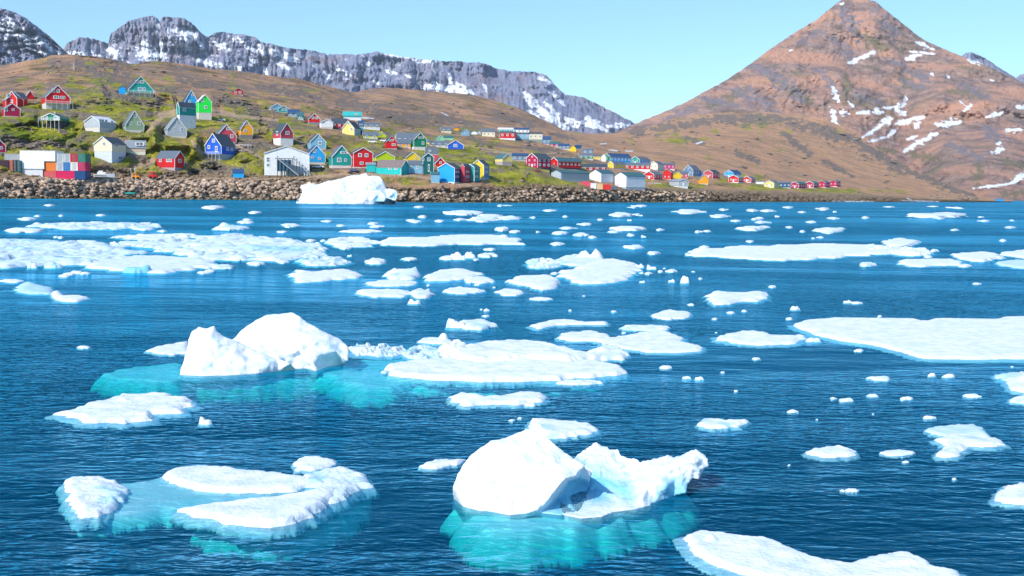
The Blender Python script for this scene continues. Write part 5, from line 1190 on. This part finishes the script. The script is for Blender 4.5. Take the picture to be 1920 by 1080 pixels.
# ---------------------------------------------------------------- stairs in front of the fish hall
def P3(px, py, dd=0.0, ref=None):
    D = ref if ref else smooth_depth(px, py, 2)
    return Vector(at(px, py, D + dd))
Dh = smooth_depth(538, 329, 3) - 2.5
for k, (ax, ay, bx, by) in enumerate([(520,297,560,329),(551,297,583,329)]):
    t = empty('loading_stair', P3(bx, by, 0, Dh), ['left', 'right'][k] + ' one of two dark open steel stairs in front of the white fish hall', 'stair', 'dark stairs at the fish hall')
    L0 = t.location
    dm = mm('dark_steel', (.035,.05,.07), .5, .3); lm = mm('grey_steel', (.30,.34,.38), .5, .3)
    for off in (0, 2.0):
        a, b_ = P3(ax, ay, off, Dh) - L0, P3(bx, by, off, Dh) - L0
        mesh_obj('stringer', *beam(a, b_, .25, .5), lm, t)
        mesh_obj('handrail', *beam(a + Vector((0,0,1.1)), b_ + Vector((0,0,1.1)), .12, .12), lm, t)
        for q in range(6):
            u = q / 6; p = a.lerp(b_, u); mesh_obj('post', *beam((p.x, p.y, (P3(ax, 329, 0, Dh) - L0).z - .5), (p.x, p.y, p.z + 1.1), .22), dm, t)
    a, b_ = P3(ax, ay, 1.0, Dh) - L0, P3(bx, by, 1.0, Dh) - L0
    for q in range(18):
        p = a.lerp(b_, (q + .5) / 18); mesh_obj('tread', *boxm(p.x - .22, p.x + .22, p.y - .9, p.y + .9, p.z - .04, p.z + .04), dm, t)
t = empty('loading_platform', P3(520, 329, 0, Dh), 'dark enclosed steel platform at the left of the fish hall stairs', 'platform')
s = Dh / F
mesh_obj('platform_deck', *boxm(-1, 30 * s, 0, 2.2, 31 * s, 32 * s), mm('dark_steel', (.035,.05,.07)), t)
for q in range(5): mesh_obj('post', *boxm(q * 7 * s - .12, q * 7 * s + .12, .0, .24, -1, 31 * s - .004), mm('dark_steel', (.035,.05,.07)), t)
mesh_obj('side_panel', *boxm(0, 26 * s, .5, .62, 8 * s, 29 * s), mm('blue_steel', (.03,.10,.16)), t)
# ---------------------------------------------------------------- containers and the cargo shed
DC = smooth_depth(110, 334, 6); sC = DC / F
def container(px0, px1, yt, yb, col, label, depth=6.0, dd=0.0, ribs=True):
    p = P3(px0, yb, dd, DC); w = (px1 - px0) * sC - .06; h = (yb - yt) * sC - .04
    t = empty('shipping_container', p, label, 'container', 'stacked shipping containers')
    cm = paint('cont_' + col[0], col[1], .5)
    mesh_obj('body', *boxm(.08, w - .08, .06, depth, .08, h - .08), cm, t)
    fr = [boxm(0, .12, 0, .12, 0, h), boxm(w - .12, w, 0, .12, 0, h), boxm(.12, w - .12, 0, .12, 0, .12), boxm(.12, w - .12, 0, .12, h - .12, h), boxm(0, .1, depth - .1, depth, 0, h), boxm(w - .1, w, depth - .1, depth, 0, h), boxm(0, .07, .12, depth - .1, h - .1, h), boxm(w - .07, w, .12, depth - .1, h - .1, h)]
    mesh_obj('frame', *joinm(fr), cm, t)
    n = max(4, int(w / .55)); 
    mesh_obj('corrugation', *joinm([boxm(.12 + (w - .24) * (i + .2) / n, .12 + (w - .24) * (i + .65) / n, .02, .058, .14, h - .14) for i in range(n)]), cm, t)
    if w < 4:
        for u in (.3, .45, .58, .72): mesh_obj('lock_bar', *boxm(w * u - .03, w * u + .03, -.04, .018, .2, h - .2), mm('grey_steel', (.30,.34,.38)), t)
    return t
cc = dict(red=('red',(.55,.02,.03)), crim=('crim',(.62,.01,.10)), orange=('orange',(.75,.20,.03)), grey=('grey',(.55,.57,.58)), green=('green',(.02,.22,.15)), blue=('blue',(.02,.20,.50)), navy=('navy',(.01,.07,.20)), white=('white',(.78,.75,.68)), rust=('rust',(.60,.10,.10)), white2=('white2',(.82,.81,.74)))
for a in [(105,119,288,304,'grey','grey container, left end of the top row',),(119,132,288,304,'grey','second grey container from the left in the top row'),(132,146,288,304,'red','bright red container in the top row'),(146,160,288,304,'green','dark green container at the right end of the top row'),
 (84,105,304,320,'orange','orange container beside the white building in the middle row'),(105,119,304,320,'grey','grey container in the middle row right of the orange one'),(119,132,304,320,'blue','blue container in the middle row'),(132,146,304,320,'white','white container in the middle row'),(146,160,304,320,'crim','crimson container at the right end of the middle row'),
 (80,105,320,336,'rust','rusty red container at the left end of the bottom row'),(105,140,320,336,'crim','long pinkish red container in the bottom row'),(140,160,320,336,'navy','dark blue container at the right end of the bottom row')]:
    container(a[0], a[1], a[2], a[3], cc[a[4]], a[5])
for (x0, x1, yt, yb, col, lab, dd) in [(-30,16,300,322,('maroon',(.05,.02,.03)),'dark maroon container at the far left edge',-3),(15,24,300,322,('orange2',(.7,.12,.03)),'orange container end at the far left',-2.6),(24,31,300,322,('dkgrey',(.08,.08,.09)),'dark grey container end at the far left',-2.2),(31,39,301,322,('tealc',(.01,.14,.14)),'dark teal container end beside the white building',-1.8),(8,38,288,300,('pgrey',(.35,.38,.40)),'grey container stacked behind the orange end at far left',2)]:
    container(x0, x1, yt, yb, col, lab, dd=dd)
t = empty('cargo_shed', P3(38, 333, -.5, DC), 'large plain white cargo shed stacked in three bands beside the containers', 'shed')
wm3 = mm('cargo_white', (.82,.80,.72), .6); wm4 = mm('cargo_white_cool', (.80,.81,.82), .6)
mesh_obj('upper_wall', *boxm(0, 66 * sC, 0, 9, 31 * sC, 50 * sC), wm3, t)
mesh_obj('middle_wall', *boxm(.1, 45 * sC, -.15, 9, 16 * sC, 31 * sC - .01), wm4, t)
mesh_obj('lower_wall', *boxm(.2, 42 * sC, .05, 9, -1.5, 16 * sC - .01), mm('cargo_grey', (.62,.63,.66), .6), t)
mesh_obj('roof', *boxm(-.1, 67 * sC, -.1, 9.1, 50 * sC + .002, 50.8 * sC), mm('cargo_roof', (.7,.68,.6)), t)
mesh_obj('ledge', *boxm(.0, 46 * sC, -.25, -.151, 16 * sC, 17 * sC), mm('grey_steel', (.30,.34,.38)), t)
house(-14, 8, 11, 287, 273, 263, 'G', 'crimson', 'dark crimson house with a slate gable cut by the left edge', roof='slate', fnd=2, wins=[(3, 277, 4, 5)], length=1)
# ---------------------------------------------------------------- boats and vehicles
def hull(L, Wd, H, bow=.35):
    xs = np.linspace(0, 1, 12); V = []; Fc = []
    for x in xs:
        k = 1 - max(0, (x - (1 - bow)) / bow) ** 1.8 if x > 1 - bow else 1
        wv_ = Wd / 2 * max(k, .03); sh = H * (1 + .25 * x * x)
        V += [(x * L, -wv_, sh), (x * L, -wv_ * .75, H * .25), (x * L, 0, 0 if x < .9 else H * .25 * (x - .9) * 10), (x * L, wv_ * .75, H * .25), (x * L, wv_, sh)]
    for i in range(11):
        for j in range(4): a = i * 5 + j; Fc.append((a, a + 5, a + 6, a + 1))
        Fc.append((i * 5 + 4, i * 5 + 9, i * 5 + 5, i * 5))
    Fc += [(0, 1, 2, 3, 4), (59, 58, 57, 56, 55)]
    return V, Fc
Db = smooth_depth(195, 335, 4) ; sb = Db / F
t = empty('motor_boat', P3(177, 334, 0, Db - 2), 'white motor boat parked ashore beside the road', 'boat')
mesh_obj('hull', *hull(38 * sb, 2.6, 7.5 * sb), mm('boat_white', (.80,.80,.82), .3), t)
mesh_obj('cabin', *joinm([boxm(7 * sb, 22 * sb, -1, 1, 7.6 * sb, 11.5 * sb), boxm(9 * sb, 17 * sb, -.8, .8, 11.6 * sb, 14 * sb)]), mm('boat_white', (.80,.80,.82), .3), t)
mesh_obj('windscreen', *boxm(17.1 * sb, 17.5 * sb, -.85, .85, 11.6 * sb, 13.6 * sb), glass(), t)
mesh_obj('stripe', *boxm(2 * sb, 24 * sb, -1.34, -1.31, 5 * sb, 5.8 * sb), mm('grey_steel', (.30,.34,.38)), t)
def digger(px, pyb, h, col, label, w=13):
    D = smooth_depth(px, pyb, 3); s = D / F; t = empty('tractor', P3(px - w / 2, pyb, 0, D), label, 'tractor', 'small works vehicles by the shore road')
    cm = paint('veh' + str(px), col, .35)
    mesh_obj('cab', *boxm(0, w * .55 * s, -.8, .9, h * .35 * s, h * s), cm, t)
    mesh_obj('windscreen', *boxm(w * .1 * s, w * .45 * s, -.84, -.81, h * .6 * s, h * .9 * s), glass(), t)
    mesh_obj('body', *boxm(-.1, w * s, -.9, 1.0, h * .18 * s, h * .55 * s), cm, t)
    for q in (.2, .8):
        n = 14; R_ = h * .2 * s; V = [(w * q * s + R_ * math.cos(a), y, R_ + R_ * math.sin(a)) for y in (-1.1, -.91) for a in np.linspace(0, 2 * math.pi, n, endpoint=False)]
        mesh_obj('wheel', V, [tuple(range(n))[::-1], tuple(range(n, 2 * n))] + [(i, (i + 1) % n, n + (i + 1) % n, n + i) for i in range(n)], mm('tyre', (.02,.02,.02), .9), t)
digger(256, 336, 12, (.85,.30,.01), 'orange tractor beside the steel steps at the shore road')
digger(288, 336, 14, (.70,.01,.01), 'bright red tractor beside the shore road')
# steps, gangway, small boats at the landing
t = empty('landing_steps', P3(245, 337, -1), 'steep pale steps beside the orange tractor', 'steps'); a, b_ = P3(245, 317, 0) - t.location, Vector((.6, 0, 0))
for off in (0, 1.6): mesh_obj('stringer', *beam(a + Vector((off, 0, .2)), b_ + Vector((off, -.3, 0)), .15, .3), mm('pale_steel', (.6,.6,.62)), t)
for q in range(12):
    p = a.lerp(b_, (q + .5) / 12); mesh_obj('tread', *boxm(p.x, p.x + 1.6, p.y - .25, p.y + .1, p.z, p.z + .08), mm('dark_steel', (.035,.05,.07)), t)
ga = ground(272, 371); t = empty('gangway', Vector(ga), 'grey aluminium gangway slanting down to the landing', 'gangway')
a = P3(252, 345, -1) - t.location; b_ = Vector((0, -.5, .8))
for off in (0, 1.4): mesh_obj('rail', *beam(a + Vector((off, 0, .9)), b_ + Vector((off, 0, .9)), .1), mm('pale_steel', (.6,.6,.62)), t)
mesh_obj('walkway', *beam(a + Vector((.7, 0, 0)), b_ + Vector((.7, 0, 0)), 1.5, .15), mm('pale_steel', (.6,.6,.62)), t)
for q in range(7):
    p = a.lerp(b_, q / 6); mesh_obj('post', *boxm(p.x - .04, p.x + .04, p.y - .04, p.y + .04, p.z, p.z + .95), mm('pale_steel', (.6,.6,.62)), t)
t = empty('floating_pontoon', Vector(ground(243, 372.5)), 'dark low pontoon at the foot of the gangway', 'pontoon')
mesh_obj('deck', *boxm(0, 9, 0, 2, .02, .45), mm('pontoon_wood', (.07,.06,.05)), t); mesh_obj('edge', *boxm(-.05, 9.05, -.08, -.005, .25, .5), mm('pontoon_edge', (.15,.13,.10)), t)
for (px, py, L, col, lab) in [(232,371.5,3.6,(.05,.35,.65),'small blue dinghy moored by the landing'),(236,364,3.8,(.05,.55,.45),'turquoise dinghy lying behind the pontoon')]:
    g0 = Vector(ground(px, min(py, 373))) if py > 370 else P3(px, py, -1)
    t = empty('dinghy', g0, lab, 'boat'); cm = paint('boat' + str(px), col, .4); mesh_obj('hull', *hull(L, 1.5, .7), cm, t)
    mesh_obj('bench', *boxm(L * .3, L * .4, -.6, .6, .72, .78), mm('boat_white', (.80,.80,.82)), t); mesh_obj('outboard', *boxm(-.35, .02, -.2, .2, .2, 1.1), mm('dark_steel', (.035,.05,.07)), t)
# parked cars
def car(px0, px1, yb, col, label):
    D = smooth_depth((px0 + px1) / 2, yb, 3) - 1; s = D / F; L = min((px1 - px0) * s, 5.2); t = empty('parked_car', P3(px0, yb, 0, D), label, 'car', 'cars parked among the houses')
    cm = paint('car%d' % px0, col, .3)
    mesh_obj('body', *boxm(0, L, 0, 1.8, .35, .95), cm, t); mesh_obj('cabin', *boxm(L * .18, L * .8, .1, 1.7, .95, 1.55), cm, t)
    mesh_obj('side_window', *boxm(L * .22, L * .76, .07, .097, 1.02, 1.46), glass(), t)
    for q in (.18, .82):
        n = 12; V = [(L * q + .33 * math.cos(a), y, .33 + .33 * math.sin(a)) for y in (-.04, .2) for a in np.linspace(0, 2 * math.pi, n, endpoint=False)]
        mesh_obj('wheel', V, [tuple(range(n))[::-1], tuple(range(n, 2 * n))] + [(i, (i + 1) % n, n + (i + 1) % n, n + i) for i in range(n)], mm('tyre', (.02,.02,.02), .9), t)
for a in [(585,607,315,(.75,.76,.76),'white car parked in front of the lower pale blue house'),(655,670,322,(.10,.12,.22),'dark blue car parked between the teal and bright red houses'),(409,422,227,(.75,.75,.74),'small white car on the dirt ground right of the lime green house'),(712,726,266,(.78,.78,.78),'white car uphill of the red gabled house in the centre of town'),(690,706,268,(.80,.80,.80),'white car below the low yellow green row house'),(1002,1014,322,(.3,.05,.05),'dark red car below the crimson house')]:
    car(*a)
Df = smooth_depth(457, 275, 4); t = empty('railing', P3(443, 275, 0, Df), 'white wooden railing below the orange yellow house', 'railing'); sf = Df / F
mesh_obj('rail', *boxm(0, 28 * sf, 0, .08, .85, 1.0), mm('white_trim', (.80,.80,.80)), t)
for q in range(6): mesh_obj('post', *boxm(q * 5.4 * sf, q * 5.4 * sf + .1, -.02, .1, -1, .849), mm('white_trim', (.80,.80,.80)), t)
# cairn
t = empty('stone_cairn', P3(139, 131, -2), 'grey stone cairn on the skyline at upper left', 'cairn')
sc_ = smooth_depth(139, 131) / F
for q in range(7):
    r_ = (2.2 - q * .26) * sc_; z0 = q * 2.3 * sc_; mesh_obj('stone', *boxm(-r_ + .05 * (q % 3), r_, -r_, r_, z0, z0 + 2.28 * sc_), mm('cairn_stone', (.33,.32,.32), .95), t)
# wooden flume left of the teal house
t = empty('wooden_steps', P3(332, 201, -1), 'long brown wooden steps climbing the hill left of the sky blue house', 'steps')
for (ax, ay, bx, by) in [(321,178,328,203),(326,178,333,202)]:
    mesh_obj('rail', *beam(P3(ax, ay, -1.5) - t.location, P3(bx, by, -1.5) - t.location, .35, .6), mm('old_wood', (.22,.15,.11), .9), t)
# things on the quay
Dq = smooth_depth(1110, 351, 4); sq = Dq / F
for (x0, x1, yt, yb, col, lab) in [(1090,1107,340,351,('qpink',(.70,.08,.12)),'pinkish red fish container on the quay left of the warehouses'),(1107,1118,343,354,('qwhite',(.8,.75,.75)),'white container in front of the left warehouse'),(1119,1130,344,355,('qtan',(.68,.48,.24)),'tan container in front of the left warehouse'),(1130,1145,346,355,('qred',(.70,.03,.02)),'bright red container in front of the warehouses')]:
    p = P3(x0, yb, -2, Dq); w = (x1 - x0) * sq; h = (yb - yt) * sq; t = empty('shipping_container', p, lab, 'container')
    cm = paint(*col, .5); mesh_obj('body', *boxm(.05, w - .05, .05, 2.6, .03, h - .05), cm, t); mesh_obj('frame', *joinm([boxm(0, .1, 0, .1, 0, h), boxm(w - .1, w, 0, .1, 0, h), boxm(.1, w - .1, 0, .1, h - .1, h), boxm(.1, w - .1, 0, .1, 0, .1)]), cm, t)
p = P3(1146, 356, -2, Dq); t = empty('forklift', p, 'dark blue grey forklift beside the bright red container', 'forklift')
mesh_obj('body', *boxm(0, 3, 0, 1.6, .5, 1.6), mm('fork_blue', (.10,.14,.22)), t); mesh_obj('cab', *joinm([boxm(.6, .7, .1, .2, 1.6, 2.9), boxm(2, 2.1, .1, .2, 1.6, 2.9), boxm(.5, 2.2, 0, 1.5, 2.9, 3.0)]), mm('dark_steel', (.035,.05,.07)), t)
mesh_obj('fork', *joinm([boxm(3, 3.15, .2, 1.4, .1, 3.4), boxm(3.15, 4.3, .3, .5, .1, .2)]), mm('dark_steel', (.035,.05,.07)), t)
t = empty('quay', Vector(ground(1221, 377)), 'pale concrete quay with a yellowish slope at the water beyond the right warehouse', 'quay'); sq2 = float(Dground(1221, 377)) / F
mesh_obj('wall', *boxm(0, 31 * sq2, 0, 12, -2, 13.5 * sq2), mm('quay_concrete', (.60,.50,.33), .9), t); mesh_obj('fender', *boxm(31.1 * sq2, 32 * sq2, -.3, 0, -1, 14 * sq2), mm('tyre', (.02,.02,.02)), t)
mesh_obj('ramp', *boxm(-12 * sq2, 26 * sq2, -5, -.01, -2, 1.3), mm('ramp_algae', (.38,.34,.05), .9), t)
# far blue tent at right
t = empty('boat_shed', Vector(at(1868, 376.5, Dground(1868, 379) + 25)), 'small turquoise blue shed on the far right shore', 'shed')
ss = float(Dground(1868, 379)) / F
mesh_obj('wall', *boxm(0, 14 * ss, 0, 4, -2, 3 * ss), paint('azure', CL['azure']), t); mesh_obj('roof', *beam((7 * ss, -.3, 3.6 * ss), (7 * ss, 4.3, 3.6 * ss), 15 * ss, .6 * ss), mm('roof_blue', RF['blue']), t)
# ---------------------------------------------------------------- the hillside itself, cut level under every house
for (xa_, xb_, ya_, yb_, zz) in PADS:
    m_ = (V_HILL[..., 0] > xa_) & (V_HILL[..., 0] < xb_) & (V_HILL[..., 1] > ya_) & (V_HILL[..., 1] < yb_) & (V_HILL[..., 2] > zz)
    V_HILL[..., 2] = np.where(m_, zz - .02, V_HILL[..., 2])
V = V_HILL
mesh_obj('hillside', V.reshape(-1, 3), gridfaces(V.shape[0], nC)[:, ::-1], land_mat(), smooth=True,
         attrs=dict(crag=ext(crag), warm=ext(warm), green=ext(green), rock=ext(rock * (1 - .6 * sstep(1000, 1200, NPXg))), bank=ext(rockb), path=ext(path), wet=ext(wet), snow=ext(snow)), kind='structure')

# ================================================================== ROCKS
def rockbase(seed):
    r_ = np.random.RandomState(seed * 13 + 1); p = r_.normal(size=(11, 3)); p /= np.linalg.norm(p, axis=1)[:, None]; p *= r_.uniform(.8, 1.15, (11, 1)) * np.array([1.3, .95, .7])
    bm = bmesh.new(); vs_ = [bm.verts.new(x) for x in p]; bmesh.ops.convex_hull(bm, input=vs_); bmesh.ops.triangulate(bm, faces=bm.faces)
    loose = [v_ for v_ in bm.verts if not v_.link_faces]; bmesh.ops.delete(bm, geom=loose, context='VERTS'); bm.verts.index_update()
    v = np.array([tuple(x.co) for x in bm.verts]); f = np.array([[x.index for x in q.verts] for q in bm.faces]); bm.free(); return v, f
RB = [rockbase(i + 1) for i in range(9)]
def rocks_mat():
    mt = new_mat('shore_stone'); b = NB(mt); p = b.geo()
    n = b.noise(p, .9, 4, .6); i_ = b.n('NewGeometry').outputs['Random Per Island']
    c = b.mix(i_, (.28,.195,.14), (.66,.48,.33)); c = b.mix(b.mapr(n, .4, .65, 0, .6), c, (.36,.30,.27))
    z = b.n('SeparateXYZ', ins={0: p}).outputs[2]; c = b.mix(b.mapr(z, 1.3, .5, 0, .8), c, (.10,.085,.03))
    b.out(b.bsdf(c, .92, b.bump(n, .6, .2), .1)); return mt
RM = rocks_mat()
def scatter(name, pts, label, mat):
    V, Fc = [], []; n = 0; rs = np.random.RandomState(5)
    for (P_, r_) in pts:
        v, f = RB[rs.randint(9)]; v = v * (np.array([1.25, 1.0, .5]) if r_ > 1.5 and name != 'shore_boulders' else 1.0); a = rs.uniform(0, 6.28); c_, s_2 = math.cos(a), math.sin(a)
        vv = np.stack([v[:, 0] * c_ - v[:, 1] * s_2, v[:, 0] * s_2 + v[:, 1] * c_, v[:, 2] * rs.uniform(.7, 1.1)], -1) * r_ + P_
        V.append(vv); Fc.append(f + n); n += len(v)
    return mesh_obj(name, np.concatenate(V), np.concatenate(Fc), mat, kind='stuff', label=label)
rs = np.random.RandomState(9); pts = []
for i in range(9500):
    px = rs.uniform(-60, 1330); lo = np.interp(px, nPX, KY[:, 0]); hi = np.interp(px, nPX, KY[:, 1]); u = rs.uniform(-.02, 1.0) ; py = lo + (hi - lo) * u
    if rs.uniform() < (.0 if px < 560 else .35 if px < 760 else .62) + .25 * pnoise(np.array([[px / 45, py / 12, 6.]]))[0]: continue
    D = depth_near(px, py); pts.append((at(px, py, D - .4 * (1 if px < 700 else .4)), (.22 + 1.15 * rs.uniform() ** 3.6) * (1.2 if px < 600 else .95) * D / 470))
scatter('shore_boulders', pts, 'tumbled tan boulders covering the bank above the water', RM)
pts = []
for i in range(3200):
    px = rs.uniform(-60, 1830); lo = np.interp(px, nPX, KY[:, 1]); hi = np.interp(px, nPX, KY[:, 6]); u = rs.uniform(0.02, .93); py = lo + (hi - lo) * u
    if pnoise(np.array([[px / 38, py / 20, 2.0]]))[0] < .18 or (px > 1050 and rs.uniform() < .5): continue
    D = depth_near(px, py); pts.append((at(px, py, D), rs.uniform(.4, 1.5) * D / 560))
for i in range(700):
    px = rs.uniform(-60, 760) if i < 520 else rs.uniform(760, 1700); lo = np.interp(px, nPX, KY[:, 1]); hi = np.interp(px, nPX, KY[:, 6]); py = lo + (hi - lo) * rs.uniform(.08, .97)
    if pnoise(np.array([[px / 55, py / 22, 8.0]]))[0] < .10: continue
    if any(h_[0] - 8 < px < h_[2] + 8 and h_[5] - 4 < py < h_[3] + 5 for h_ in HS): continue
    D = depth_near(px, py); pts.append((at(px, py, D + .6), rs.uniform(1.1, 2.5) * D / 560))
def hill_rock_mat():
    mt = new_mat('hill_stone'); b = NB(mt); p = b.geo(); n = b.noise(p, .7, 4, .6); i_ = b.n('NewGeometry').outputs['Random Per Island']
    c = b.mix(i_, (.10,.08,.06), (.28,.21,.16)); c = b.mix(b.mapr(n, .4, .65, 0, .6), c, (.30,.26,.25)); b.out(b.bsdf(c, .92, b.bump(n, .6, .3), .1)); return mt
scatter('hillside_rocks', pts, 'scattered grey brown rocks on the hillside', hill_rock_mat())
